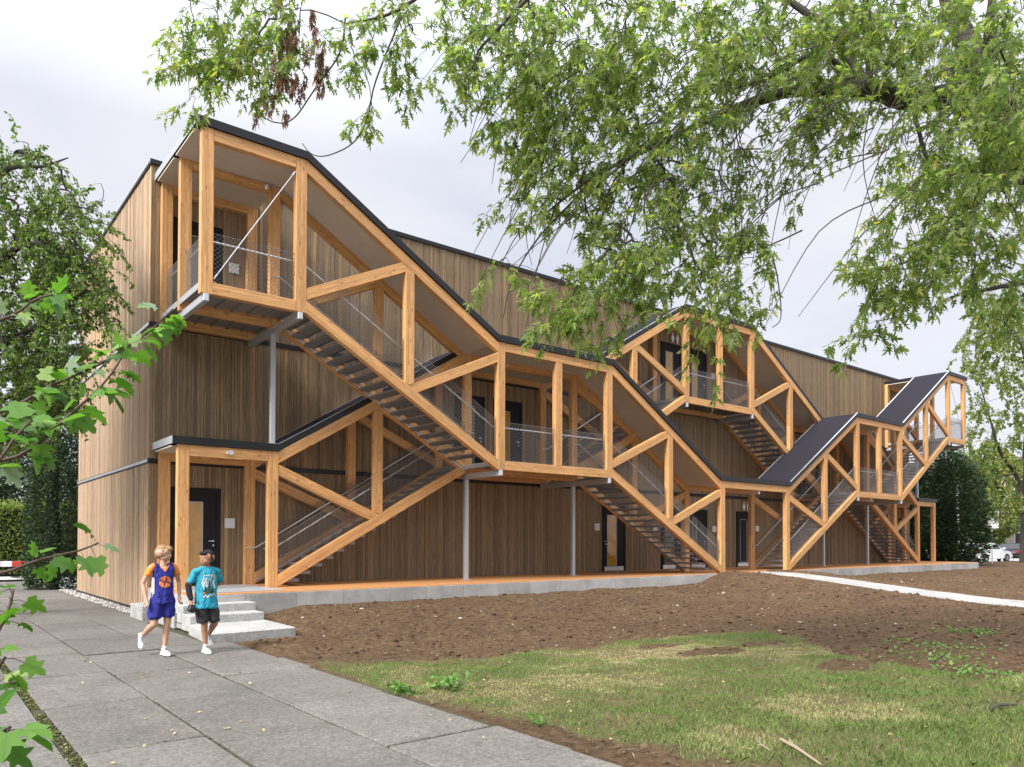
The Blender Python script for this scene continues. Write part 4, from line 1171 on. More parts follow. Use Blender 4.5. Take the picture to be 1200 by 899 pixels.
BACKG = m_plain('dense_inner_twigs', (.012, .018, .009), .95, 0, 5, .3)
clump('yew_column', 'narrow dark evergreen column just beyond the far edge of the sunlit wall', 'tree', (4.0, 30.4, -.3), [(0, .7), (.6, .85), (2.6, .9), (4.2, .7), (5.2, .2)], 11000, LDARK, (.10, .19), tmpl=NEEDLE, seed=1)
clump('yew_tree', 'tall dark evergreen behind the hedge on the far left', 'tree', (6.2, 48.6, -.3), [(0, .9), (2.5, 2.2), (5, 2.7), (8, 2.4), (10.5, 1.6), (12.4, .3)], 22000, LDARK, (.20, .38), tmpl=NEEDLE, seed=2)
clump('yew_tree', 'broad dark evergreen between the birch and the yew', 'tree', (.6, 52.5, -.3), [(3, .5), (5.0, 2.4), (8, 3.0), (11, 2.4), (13.0, .4)], 15000, LDARK, (.22, .40), tmpl=NEEDLE, seed=3)
clump('far_tree', 'hazy bluish green tree far behind the left hedge', 'tree', (-4, 62, -.3), [(2, 1.), (4, 3.6), (7, 4.4), (10, 3.4), (12.2, .6)], 6000, LFAR, (.25, .45), seed=4)
clump('far_tree', 'small pale tree far behind the shed roof', 'tree', (-8.5, 54, -.3), [(1.5, .6), (3.5, 2.6), (6, 2.9), (8, 1.2)], 5000, LFAR, (.22, .4), seed=5)
# hedge
hd = thing('hedge', 'clipped beech hedge with sunlit yellow green top beyond the paving', 'hedge', (1.5, 44.2, -.3))
n = 17000; hx = RNG.uniform(-7, 7.2, n); face = RNG.random(n)
hy = np.where(face < .62, 43.6 + np.abs(RNG.normal(0, .14, n)), RNG.uniform(43.6, 44.9, n)); hz = np.where(face < .62, RNG.uniform(-.2, 3.1, n) ** 1.0, 3.1 + RNG.normal(0, .16, n) + .25 * (fbm(hx, hx * 0, 1.3, 8) - .5))
leaf_mesh('crown', np.stack([hx, hy, hz], -1), rand_unit(n) + np.array([0, -.4, .5]), rand_unit(n) + np.array([0, -.5, .5]), RNG.uniform(.09, .17, n), OVAL, LHEDGE, hd)
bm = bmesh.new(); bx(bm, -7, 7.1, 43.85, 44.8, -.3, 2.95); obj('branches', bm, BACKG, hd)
shed = thing('shed', 'low shed with flat dark roof behind the hedge', 'shed', (0, 50, -.3))
bm = bmesh.new(); bx(bm, -8, 4.2, 48.5, 53, -.3, 4.0); obj('wall', bm, m_plain('shed_wall', (.2, .19, .18), .8), shed)
bm = bmesh.new(); bx(bm, -8.4, 4.6, 48.1, 53.4, 4.003, 4.35, .02); obj('roof', bm, FASC, shed)

# right side: dark yew, pale street tree, far greenery
clump('yew_tree', 'bushy dark evergreen at the right hand end of the terrace', 'tree', (47.5, 18.7, -.35), [(0, 1.2), (.8, 2.1), (2.6, 2.5), (4.6, 2.3), (6.2, 1.6), (7.6, .3)], 26000, LDARK, (.15, .30), tmpl=NEEDLE, seed=7, jit=.28)
clump('shrub', 'low dark green shrub beside the base of the right evergreen', 'shrub', (50.2, 20.0, -.35), [(0, .9), (.8, 1.3), (1.8, 1.0), (2.6, .2)], 3500, LDARK, (.1, .2), seed=8, trunk=False)
tb = at(1197, 665, 50)
hanging_tree('street_tree', 'pale yellow green street tree with thin curved boughs beyond the terrace', (tb.x, tb.y, -.25), at(1205, 480, 50),
             [[(1197, 600, 50, .17), (1192, 560, 50, .15), (1172, 530, 49.5, .11), (1160, 490, 49, .06), (1148, 450, 48.5, .03)], [(1200, 540, 50, .14), (1205, 450, 50, .1), (1190, 390, 49.5, .05), (1160, 370, 49, .02)],
              [(1205, 480, 50, .12), (1235, 400, 50, .08), (1230, 340, 50, .03)], [(1188, 556, 50, .05), (1165, 560, 49.8, .03), (1145, 575, 49.5, .012)]],
             [(1165, 400, 44, 50, 110, 47, 52), (1195, 360, 40, 50, 80, 47, 52), (1175, 455, 40, 40, 56, 47, 52), (1195, 520, 26, 50, 40, 48, 52), (1155, 520, 26, 34, 26, 47, 51), (1175, 580, 28, 24, 34, 47, 51), (1145, 470, 16, 30, 12, 47, 50), (1240, 420, 40, 80, 60, 47, 53), (1148, 560, 14, 16, 16, 47, 50)],
             LYEL, (.12, .22), 38, (.7, 1.7), rt=.14)
clump('far_tree', 'dark round tree behind the parked cars on the right', 'tree', (88, 24, -.3), [(1, 1.), (3, 3.2), (5.5, 3.6), (8, 2.2), (9.2, .3)], 5000, LFAR, (.25, .45), seed=11)
clump('far_tree', 'round green tree between the parked cars and the pale flats', 'tree', (86, 34.5, -.3), [(.6, .8), (2.6, 3.0), (5, 3.4), (7.4, 2.0), (8.6, .3)], 5000, LFAR, (.25, .45), seed=12)
clump('far_tree', 'leafy tree at the far right of the car park', 'tree', (80, 12, -.3), [(1, 1.), (3.5, 3.5), (6.5, 4), (9, 2.5), (10.4, .3)], 5000, LFAR, (.25, .45), seed=13)

clump('far_tree', 'tall pale green tree right of the dark evergreen before the flats', 'tree', (91, 31, -.3), [(1.5, 1.), (4, 3.6), (7, 4.2), (10, 3.0), (12.4, .4)], 7000, LYEL, (.28, .5), seed=21)
clump('far_tree', 'broad green tree at the back of the car park beside the flats', 'tree', (93, 41, -.3), [(1, 1.), (4, 4.2), (7, 4.6), (9.5, 3.0), (11, .4)], 7000, LFAR, (.28, .5), seed=22)
flats = thing('apartment_building', 'pale pink apartment building with rows of windows behind the street trees', 'building', (112, 36, -.3))
FLW = m_plain('pale_render', (.52, .42, .38), .85, 0, .5, .08)
bm = bmesh.new(); bx(bm, 100, 126, 26, 50, -.3, 9.8); obj('wall', bm, FLW, flats)
bm = bmesh.new(); prism(bm, [(25.4, 9.802), (50.6, 9.802), (46, 11.2), (30, 11.2)], 'x', 99.4, 126.6); obj('roof', bm, m_plain('roof_tiles', (.15, .12, .11), .8, 0, 3, .2), flats)
first = None
for k in range(3):
    for j in range(7):
        y = 27.6 + j * 3.3; z = 1.0 + k * 2.9
        bm = bmesh.new(); bx(bm, 99.93, 99.995, y - .65, y + .65, z, z + 1.55); wnd = obj('window', bm, WHITE, flats)
        bm = bmesh.new(); bx(bm, 99.9, 99.928, y - .55, y - .03, z + .1, z + 1.45); bx(bm, 99.9, 99.928, y + .03, y + .55, z + .1, z + 1.45); obj('pane', bm, DGLASS, wnd)

# ------------------------------------------------------------------ street furniture, cars
REDW = m_plain('barrier_red', (.55, .05, .035), .5)
pst = thing('bollard', 'plain grey steel bollard at the far end of the paving', 'bollard', (4.5, 34.4, GZ))
bm = bmesh.new(); lathe(bm, [(.085, -.1), (.085, 1.12), (.07, 1.16), (.03, 1.18)], (4.5, 34.4, GZ), 'z', 14); obj('post', bm, m_plain('grey_paint', (.22, .225, .23), .55), pst)
bm = bmesh.new(); lathe(bm, [(.13, 0), (.13, .02), (.1, .03)], (4.5, 34.4, GZ + .002), 'z', 14); obj('base_plate', bm, GALV, pst)
lr = thing('low_rail', 'thin dark rail just above the ground left of the grey bollard', 'rail', (1, 34.6, GZ))
bm = bmesh.new(); bx(bm, -6, 4.38, 34.55, 34.61, GZ + .08, GZ + .16, .008); obj('bar', bm, BACK, lr)
for x in (-5.5, -2, 1.2, 4.2):
    bm = bmesh.new(); bx(bm, x - .03, x + .03, 34.54, 34.62, GZ - .05, GZ + .079); obj('foot', bm, BACK, lr)
bar = thing('barrier', 'red and white striped barrier board standing by the hedge', 'barrier', (2.6, 41.5, -.27))
for x in (1.0, 4.4):
    bm = bmesh.new(); bx(bm, x - .03, x + .03, 41.53, 41.59, -.27, .85, .005); bx(bm, x - .2, x + .2, 41.36, 41.76, -.268, -.2, .01); obj('post', bm, GALV, bar)
bm = bmesh.new(); bx(bm, .9, 4.5, 41.50, 41.529, .25, .5, .004); bd = obj('board', bm, WHITE, bar)
bm = bmesh.new()
for k in range(4): bx(bm, 1.0 + k * .95, 1.5 + k * .95, 41.494, 41.4995, .252, .498)
obj('red_stripes', bm, REDW, bd)
bk = thing('bicycle', 'dark bicycle leaning by the hedge behind the near leaves', 'bicycle', (1.6, 42.6, -.27))
for x in (1.05, 2.1):
    bm = bmesh.new(); c = Vector((x, 42.6, .07))
    tube(bm, [c + Vector((math.cos(a_) * .33, 0, math.sin(a_) * .33)) for a_ in np.linspace(0, 2 * math.pi, 25)], .02, 6)
    for a_ in np.linspace(0, math.pi, 7)[:-1]: tube(bm, [c + Vector((math.cos(a_) * .31, 0, math.sin(a_) * .31)), c - Vector((math.cos(a_) * .31, 0, math.sin(a_) * .31))], .003, 3)
    obj('wheel', bm, BACK, bk)
bm = bmesh.new(); A_, B_, C_, D_, E_ = Vector((1.05, 42.6, .07)), Vector((1.5, 42.6, .05)), Vector((1.38, 42.6, .5)), Vector((1.95, 42.6, .55)), Vector((2.1, 42.6, .07))
for p, q in ((A_, B_), (A_, C_), (B_, C_), (C_, D_), (B_, D_), (D_, E_)): tube(bm, [p, q], .018, 6)
tube(bm, [C_, C_ + Vector((-.05, 0, .16))], .014, 6); tube(bm, [D_, D_ + Vector((-.04, 0, .18))], .014, 6)
obj('frame', bm, m_plain('bike_paint', (.05, .06, .09), .35), bk)
bm = bmesh.new(); bx(bm, 1.2, 1.46, 42.53, 42.67, .66, .71, .02); obj('saddle', bm, BLACK, bk)
bm = bmesh.new(); tube(bm, [(1.9, 42.3, .78), (1.92, 42.6, .73), (1.9, 42.9, .78)], .014, 6); obj('handlebar', bm, GALV, bk)

sg = thing('sign_post', 'plain white panel on a thin grey pole before the parked cars', 'sign', (54.9, 18.6, -.3))
bm = bmesh.new(); tube(bm, [(54.9, 18.6, -.3), (54.9, 18.6, 3.5)], .04, 8); obj('pole', bm, GALV, sg)
bm = bmesh.new(); m_ = Matrix.Translation((54.83, 18.55, 2.9)) @ Matrix.Rotation(R(-62), 4, 'Z') @ Matrix.Diagonal((.72, .02, 1.1, 1)); bmesh.ops.create_cube(bm, size=1, matrix=m_); obj('panel', bm, WHITE, sg)
lp = thing('lamp_post', 'tall pale grey lamp post behind the dark evergreen', 'street lamp', (56.5, 21.2, -.3))
bm = bmesh.new(); tube(bm, [(56.5, 21.2, -.3), (56.5, 21.2, 3), (56.5, 21.2, 8.6)], [.13, .11, .07], 10); obj('pole', bm, GALV, lp)
bm = bmesh.new(); tube(bm, [(56.5, 21.2, 8.5), (56.3, 20.6, 8.8), (56.1, 19.9, 8.85)], .04, 8); obj('arm', bm, GALV, lp)
bm = bmesh.new(); bx(bm, 55.95, 56.2, 19.3, 20.0, 8.78, 8.9, .03); obj('lamp_head', bm, GALV, lp)
bo = thing('marker_post', 'red and white striped marker post beside the white van', 'post', (66, 19.5, -.12))
bm = bmesh.new(); tube(bm, [(66, 19.5, -.12), (66, 19.5, 1.4)], .05, 10); p_ = obj('post', bm, WHITE, bo)
bm = bmesh.new()
for z in (.1, .5, .9, 1.25): lathe(bm, [(.052, 0), (.052, .2)], (66, 19.5, z), 'z', 10)
obj('red_band', bm, REDW, p_)

PAINTW = m_plain('white_car_paint', (.78, .78, .78), .25, 0, 1, .02); PAINTD = m_plain('dark_car_paint', (.03, .033, .04), .22, 0, 1, .05)
TYRE = m_plain('tyre_rubber', (.015, .015, .015), .85); RIM = m_plain('alloy_rim', (.45, .45, .46), .3, .8); CGLASS = m_plain('car_glass', (.012, .014, .016), .06, 0, 1, .02, spec=.8)
LAMPR = m_plain('tail_lamp', (.45, .02, .015), .25); LAMPW = m_plain('head_lamp', (.75, .75, .75), .15)


def car(label, loc, rz, paint, van=False, group=None):
    """x runs forward; body and cabin lofted from side outlines, narrower towards the roof"""
    c = thing('parked_van' if van else 'parked_car', label, 'van' if van else 'car', (0, 0, 0), 0, group)
    Lh = 2.45 if van else 2.15; hw = .95 if van else .87
    if van: body = [(-Lh, .35), (-Lh, 1.1), (-Lh + .06, 1.15), (1.25, 1.15), (2.1, 1.0), (Lh - .05, .8), (Lh, .4), (Lh - .1, .28), (-Lh + .1, .28)]
    else: body = [(-Lh, .42), (-Lh + .02, .75), (-Lh + .12, .93), (-1.5, .97), (.85, .95), (1.7, .83), (Lh - .08, .68), (Lh, .45), (Lh - .1, .26), (-Lh + .12, .26)]
    bm = bmesh.new(); prism(bm, body, 'y', -hw, hw, .05); bo_ = obj('body', bm, paint, c, smooth=False)
    cab = [(-Lh + .04, 1.14), (-Lh + .16, 2.2), (.75, 2.22), (1.55, 1.14)] if van else [(-Lh + .14, .95), (-1.45, 1.42), (-.9, 1.48), (.1, 1.47), (1.05, .94)]
    bm = bmesh.new(); zt = max(p[1] for p in cab); zb = min(p[1] for p in cab); n_ = len(cab)
    rows_ = [[bm.verts.new((x, s * (hw - .03 - .2 * (z - zb) / (zt - zb)), z)) for x, z in cab] for s in (-1, 1)]
    bm.faces.new(rows_[0]); bm.faces.new(rows_[1][::-1])
    for i in range(n_): bm.faces.new((rows_[0][i], rows_[1][i], rows_[1][(i + 1) % n_], rows_[0][(i + 1) % n_]))
    bmesh.ops.bevel(bm, geom=list(bm.edges), offset=.04, segments=1, affect='EDGES'); obj('cabin', bm, paint, c)
    # glazing panels just proud of the cabin
    def pane(nm, q):
        bm = bmesh.new(); f0 = [bm.verts.new(p) for p in q]; f = bm.faces.new(f0)
        r_ = bmesh.ops.extrude_face_region(bm, geom=[f]); bm.normal_update(); nn = f.normal.copy()
        for g_ in r_['geom']:
            if isinstance(g_, bmesh.types.BMVert): g_.co -= nn * .02
        obj(nm, bm, CGLASS, c)
    yy_ = lambda z: hw - .03 - .2 * (z - zb) / (zt - zb) + .012
    za, zc_ = zb + (zt - zb) * .14, zb + (zt - zb) * .82
    for s in (-1, 1):
        segs = [(.3, 1.2)] if van else [(-1.35, -.45), (-.38, .55)]
        for (a, b_) in segs: pane('side_window', [(a - (0 if van else .12 if a < -1 else 0), s * yy_(za), za), (b_ + .1, s * yy_(za), za), (b_ - .25, s * yy_(zc_), zc_), (a + .1, s * yy_(zc_), zc_)][::s])
    rx = (-Lh + .02, -Lh + .12) if van else (-Lh + .18, -1.54)
    pane('rear_window', [(rx[0], -.66, za + .04), (rx[0], .66, za + .04), (rx[1], .56, zc_), (rx[1], -.56, zc_)] if van else [(-Lh + .20, -.66, za + .01), (-Lh + .20, .66, za + .01), (-1.53, .56, zc_ + .02), (-1.53, -.56, zc_ + .02)])
    fx = ((1.47, 1.28 - .3) if van else (.97, .30)); pane('windscreen', [(fx[0] + .03, .68, za), (fx[0] + .03, -.68, za), (fx[1] + .03, -.56, zc_), (fx[1] + .03, .56, zc_)])
    for x in (-1.32, 1.35):
        for s in (-1, 1):
            bm = bmesh.new(); lathe(bm, [(.2, -.1), (.31, -.1), (.33, -.07), (.33, .07), (.31, .1), (.2, .1)], (x, s * (hw - .07), .33), 'y', 20); w_ = obj('wheel', bm, TYRE, c)
            bm = bmesh.new(); lathe(bm, [(.2, -.012), (.2, 0), (.05, .012)], (x, s * (hw - .07) + s * .1, .33), 'y', 14); obj('rim', bm, RIM, w_)
    for s in (-1, 1):
        bm = bmesh.new(); bx(bm, -Lh - .012, -Lh + .12, s * (hw - .2) - .16, s * (hw - .2) + .16, .72, .9, .01); obj('tail_light', bm, LAMPR, c)
        bm = bmesh.new(); bx(bm, Lh - .16, Lh + .008, s * (hw - .25) - .15, s * (hw - .25) + .15, .55, .68, .01); obj('headlight', bm, LAMPW, c)
        bm = bmesh.new(); bx(bm, .75, .95, s * (hw + .08) - .08, s * (hw + .08) + .08, 1.0 + (.2 if van else 0), 1.13 + (.2 if van else 0), .02); obj('mirror', bm, paint, c)
    bm = bmesh.new(); bx(bm, -Lh - .02, -Lh + .1, -.55, .55, .4, .5); obj('bumper', bm, BACK, c)
    c.location = loc; c.rotation_euler = (0, 0, rz); return c


g_ = 'cars parked beyond the terrace'
car('white parked car seen from behind next to a dark one', (66.5, 23.0, -.12), R(-12), PAINTW, group=g_)
car('dark parked car between the white car and the white van', (70.5, 22.3, -.12), R(8), PAINTD, group=g_)
car('tall white van parked at the right edge', (69.5, 19.9, -.12), R(12), PAINTW, van=True)
car('white car mostly hidden behind the dark evergreen', (64, 26.6, -.12), R(-20), PAINTW, group=g_)

# ------------------------------------------------------------------ near shrub on the left, weeds, litter
LNEAR = m_leaf('plane_leaves', [(0, (.05, .13, .02)), (.45, (.09, .21, .03)), (.8, (.14, .27, .045)), (.9, (.20, .28, .2)), (1, (.30, .36, .28))], .45, .4)
sh = thing('sapling', 'young broad leaved sapling reaching in from the left close to the camera', 'sapling', (-.35, 4.3, -.2))
bm = bmesh.new(); root = Vector((-.35, 4.3, -.25)); lv = []
br = [([(-120, 500, 3.3), (0, 482, 3.4), (60, 452, 3.5), (120, 425, 3.6), (170, 392, 3.75), (203, 362, 3.85)], .28, 34, (.06, .105)), ([(-120, 575, 3.2), (20, 535, 3.3), (80, 487, 3.4), (125, 445, 3.5), (152, 402, 3.55)], .25, 24, (.06, .12)),
      ([(-120, 400, 4.0), (0, 375, 4), (40, 352, 4.1), (62, 345, 4.1)], .3, 12, (.08, .12)), ([(-120, 700, 3.2), (0, 672, 3.3), (50, 655, 3.4), (90, 646, 3.5), (116, 636, 3.55)], .35, 11, (.06, .105)),
      ([(-120, 640, 3.0), (-20, 560, 3.1), (20, 510, 3.2), (40, 490, 3.3)], .35, 13, (.07, .125)), ([(-60, 840, 2.5), (-14, 760, 2.6), (8, 720, 2.65), (16, 690, 2.7)], .3, 10, (.045, .075)), ([(-70, 900, 2.0), (-40, 850, 2.0), (-12, 800, 2.05), (6, 770, 2.05)], .3, 7, (.05, .075)), ([(-90, 950, 1.75), (-40, 900, 1.75), (-6, 868, 1.75), (12, 852, 1.75)], .3, 7, (.07, .1))]
for pts, t0, nl, sz in br:
    W = [(root, .012), (root.lerp(at(*pts[0]), .6) + Vector((0, 0, .15)), .010)] + [(at(*p), .0075 * (1 - i / len(pts)) + .0022) for i, p in enumerate(pts)]
    ln = limb_w(bm, W, 6); ln = ln[10:]; m_ = len(ln)
    for k in range(nl):
        f = t0 + (1 - t0) * (k + random.random()) / nl; i = min(int(f * (m_ - 1)), m_ - 2); p = ln[i] + (ln[i + 1] - ln[i]) * (f * (m_ - 1) - i)
        tdir = norm(ln[i + 1] - ln[i]); ax = norm(tdir * .5 + RNG.normal(0, .6, 3) + np.array([.1, -.1, -.2])); pet = RNG.uniform(.03, .07); q = p + ax * pet
        tube(bm, [p, (p + q) / 2 + np.array([0, 0, .006]), q], .0014, 3, cap=False); lv.append((q, norm(ax + np.array([0, 0, -.35])), RNG.uniform(*sz)))
obj('stem', bm, TWIG, sh, smooth=True)
nn = len(lv); leaf_mesh('leaves', np.array([a[0] for a in lv]), np.array([a[1] for a in lv]), np.tile([0, -.15, 1.], (nn, 1)) + RNG.normal(0, .45, (nn, 3)), np.array([a[2] for a in lv]), BIG, LNEAR, sh)


def rosette(name, label, cx, cy, n, spread, size, tall, mat, cat='weed', group=None):
    o = thing(name, label, cat, (cx, cy, float(clods(np.array(cx), np.array(cy)))), 0, group)
    x = cx + RNG.normal(0, spread, n); y = cy + RNG.normal(0, spread, n); z = np.where(x > 4.33, clods(x, y), GZ) + RNG.uniform(.005, tall, n)
    d = np.stack([RNG.normal(0, 1, n), RNG.normal(0, 1, n), RNG.uniform(.1, .9, n)], -1)
    leaf_mesh('leaves', np.stack([x, y, z], -1), d, np.tile([0, 0, 1.], (n, 1)) + RNG.normal(0, .4, (n, 3)), RNG.uniform(*size, n), OVAL, mat, o)
    bm = bmesh.new()
    for i in range(0, n if spread < .2 else 0, 4): tube(bm, [(cx + (x[i] - cx) * .5, cy + (y[i] - cy) * .5, o.location.z - .02), (x[i], y[i], z[i])], .002, 3)
    if len(bm.verts): obj('stem', bm, LNEAR, o)


WEED = m_leaf('weed_leaves', [(0, (.07, .17, .03)), (.6, (.12, .25, .05)), (1, (.2, .3, .09))], .35)
rosette('weed', 'bright green weed sprouting over the edge of a paving slab', 4.38, 7.45, 70, .09, (.05, .09), .09, WEED)
rosette('weed', 'leafy green weed in the grass just behind the paving edge', 4.95, 7.3, 90, .13, (.05, .10), .12, WEED)
rosette('weed', 'small green tuft at the slab corner beside the bare soil', 4.62, 5.35, 26, .05, (.04, .07), .08, WEED)
for i, (x, y, s, lb) in enumerate(((11.9, 4.75, .35, 'creeping green weeds on the soil slope at the right edge'), (13.2, 5.2, .4, 'upper patch of creeping weeds near the pale path'), (11.0, 3.9, .3, 'lowest patch of creeping weeds where lawn meets soil'), (15.6, 5.7, .3, 'weeds at the edge of the pale path on the right'))):
    rosette('creeping_weed', lb, x, y, 140, s, (.04, .08), .05, WEED)

LITTER = m_leaf('fallen_leaves', [(0, (.42, .30, .12)), (.4, (.5, .38, .2)), (.7, (.25, .14, .06)), (1, (.6, .52, .38))], .15, .7)
n = 240; fx = np.concatenate([RNG.uniform(.0, 4.2, 90), RNG.uniform(4.4, 11, 150)]); fy = np.concatenate([RNG.uniform(3.2, 13, 90), RNG.uniform(2.6, 9, 150)]); fz = np.where(fx > 4.33, clods(fx, fy) + .02, GZ + .012)
leaf_l = leaf_mesh('leaf_litter', np.stack([fx, fy, fz], -1), np.stack([RNG.normal(0, 1, n), RNG.normal(0, 1, n), RNG.normal(0, .2, n)], -1), np.tile([0, 0, 1.], (n, 1)) + RNG.normal(0, .3, (n, 3)), RNG.uniform(.018, .055, n), OVAL, LITTER)
tag(leaf_l, 'small dry leaves scattered over lawn and paving', 'fallen leaves', kind='stuff')
n = 700; fx = RNG.uniform(4.3, 6.0, n); fy = RNG.uniform(2.4, 7.6, n); k_ = lawn_d(fx, fy) < .1; fx, fy = fx[k_], fy[k_]; n = len(fx)
a_ = RNG.uniform(0, 6.28, n)
STICKS = m_leaf('twig_litter', [(0, (.05, .03, .018)), (.6, (.13, .085, .05)), (1, (.33, .26, .18))], .05, .8)
tag(leaf_mesh('twig_litter', np.stack([fx, fy, clods(fx, fy) + .012], -1), np.stack([np.cos(a_), np.sin(a_), RNG.normal(0, .1, n)], -1), np.tile([0, 0, 1.], (n, 1)), RNG.uniform(.03, .16, n), [(0, -.03, 0), (.5, -.045, .02), (1, 0, 0), (.5, .03, .02)], STICKS), 'broken twigs and bark bits on the bare strip beside the paving', 'twigs', kind='stuff')
for (a, b_, r_, lb) in (((915, 868), (962, 893), .016, 'pale broken stick lying along the lower edge of the lawn'), ((1160, 830), (1192, 825), .02, 'dark short stick in the grass at the right edge'), ((888, 872), (903, 879), .009, 'thin pale twig beside the longer stick on the bare strip')):
    def gp(p):
        v = at(p[0], p[1], 1) - Vector((0, 0, EYE)); s_ = -(EYE + .2) / v.z; q = Vector((0, 0, EYE)) + v * s_; q.z = float(clods(np.array(q.x), np.array(q.y))) + .03; return q
    p, q = gp(a), gp(b_); bm = bmesh.new(); mid = p.lerp(q, .45) + Vector((.02, .03, .012)); tube(bm, [p, mid, q], [r_, r_ * .9, r_ * .5], 6)
    tube(bm, [mid, mid + Vector((.05, .09, .03))], [r_ * .5, r_ * .3], 5)
    tag(obj('stick', bm, m_plain('bare_stick', (.30, .23, .16) if 'pale' in lb else (.06, .045, .035), .85, 0, 30, .3)), lb, 'stick')

# ------------------------------------------------------------------ the two boys
DG = bpy.context.evaluated_depsgraph_get


def blob(parts, voxel=.008, smooth=3, fold=0.):
    """one continuous surface round chains of (point, radius or (rx,ry,rz)) beads"""
    bm = bmesh.new()
    for ch in parts:
        beads = []
        for (p, r_), (q, s_) in zip(ch, ch[1:]):
            p, q = Vector(p), Vector(q); r_ = Vector(r_ if isinstance(r_, tuple) else (r_,) * 3); s_ = Vector(s_ if isinstance(s_, tuple) else (s_,) * 3)
            k = max(2, int((q - p).length / (min(*r_, *s_) * .45)) + 1)
            beads += [(p.lerp(q, i / k), r_.lerp(s_, i / k)) for i in range(k)]
        q, s_ = ch[-1]; beads.append((Vector(q), Vector(s_ if isinstance(s_, tuple) else (s_,) * 3)))
        for p, r_ in beads: bmesh.ops.create_icosphere(bm, subdivisions=2, radius=1, matrix=Matrix.Translation(p) @ Matrix.Diagonal((*r_, 1)))
    me = bpy.data.meshes.new('tmp'); bm.to_mesh(me); bm.free(); o = bpy.data.objects.new('tmp', me); COL.objects.link(o)
    m = o.modifiers.new('r', 'REMESH'); m.mode = 'VOXEL'; m.voxel_size = voxel
    if smooth: m2 = o.modifiers.new('s', 'SMOOTH'); m2.iterations = smooth; m2.factor = .5
    bpy.context.view_layer.update(); out = bpy.data.meshes.new_from_object(o.evaluated_get(DG()))
    bpy.data.objects.remove(o); bpy.data.meshes.remove(me)
    if fold:                                                          # hanging folds in the cloth
        co = np.empty(len(out.vertices) * 3); out.vertices.foreach_get('co', co); co = co.reshape(-1, 3); nn_ = np.array([v.normal[:] for v in out.vertices]); zt = co[:, 2].max(); zb_ = co[:, 2].min()
        dd_ = np.array([noise.noise(Vector((p[0] * 17 + p[2] * 5, p[1] * 17, p[2] * 7))) + .5 * noise.noise(Vector((p[0] * 40 - p[2] * 14, p[1] * 40, p[2] * 18))) for p in co])
        out.vertices.foreach_set('co', (co + nn_ * (dd_ * fold * (.45 + .9 * (zt - co[:, 2]) / (zt - zb_)))[:, None]).ravel()); out.update()
    out.polygons.foreach_set('use_smooth', [True] * len(out.polygons)); return out


def m_skin(name, col):
    m, N = new_mat(name); o = N.obj(); c = hsv_var(N, N.mix(N.tex(o, 9, 3), col, tuple(x * .82 for x in col)), N.tex(o, 60, 3), .06)
    N.done(N.bsdf(c, .5, spec=.35)); return m


def m_cloth(name, col, sc=14, amt=.2):
    m, N = new_mat(name); o = N.obj(); n1 = N.tex(N.scl(o, (1, 1, .45)), sc, 4, .6, .8)
    N.done(N.bsdf(hsv_var(N, N.mix(n1, tuple(x * .8 for x in col), col), N.tex(o, 3, 2), amt), .85, bump=n1, bstr=.55, bdist=.02, spec=.2)); return m


def decal(shirt_me, mask, u0, u1, v0, v1, cell, name, mat, parent, wm, off=.003):
    bvh = BVHTree.FromPolygons([v.co for v in shirt_me.vertices], [p.vertices[:] for p in shirt_me.polygons]); bm = bmesh.new(); vc = {}
    nu, nv = int((u1 - u0) / cell), int((v1 - v0) / cell)
    def vert(i, j):
        if (i, j) not in vc:
            h = bvh.ray_cast(Vector((u0 + i * cell, -1, v0 + j * cell)), Vector((0, 1, 0)))
            vc[(i, j)] = bm.verts.new(h[0] + Vector((0, -off, 0))) if h[0] is not None else None
        return vc[(i, j)]
    for i in range(nu):
        for j in range(nv):
            if mask(u0 + (i + .5) * cell, v0 + (j + .5) * cell):
                q = [vert(*ij) for ij in ((i, j), (i + 1, j), (i + 1, j + 1), (i, j + 1))]
                if all(q): bm.faces.new(q)
    return obj(name, bm, mat, parent, world=wm)


def hand(w, fdir, thumb, spread, curl=.5, L=.062):
    """palm with four unequal curled fingers and a thumb off its side; w wrist, fdir finger direction"""
    w = Vector(w); f = Vector(fdir).normalized(); s = Vector(spread); s = (s - f * f.dot(s)).normalized(); nrm = f.cross(s) * (1 if thumb > 0 else -1)
    pc = w + f * .045; ch = [[(w, .021), (pc, (.030, .026, .030)), (w + f * .075, .022)]]
    for k, (o_, l) in enumerate(((-.024, .86), (-.008, 1.), (.009, .95), (.025, .75))):
        b0 = w + f * .08 + s * o_ * 1.1; b1 = b0 + (f * .8 + nrm * curl * .5).normalized() * L * l * .5; b2 = b1 + (f * .5 + nrm * curl).normalized() * L * l * .35; b3 = b2 + (f * .2 + nrm * curl * 1.2).normalized() * L * l * .25
        ch.append([(w + f * .05 + s * o_ * .8, .011), (b0, .0105), (b1, .0095), (b2, .0088), (b3, .008)])
    t0 = w + f * .022 - s * .02; t1 = t0 + (-s * .8 + f * .7 + nrm * .3).normalized() * .032; t2 = t1 + (f * .9 - s * .2 + nrm * .5).normalized() * .028
    ch.append([(t0, .013), (t1, .011), (t2, .0095)])
    return ch


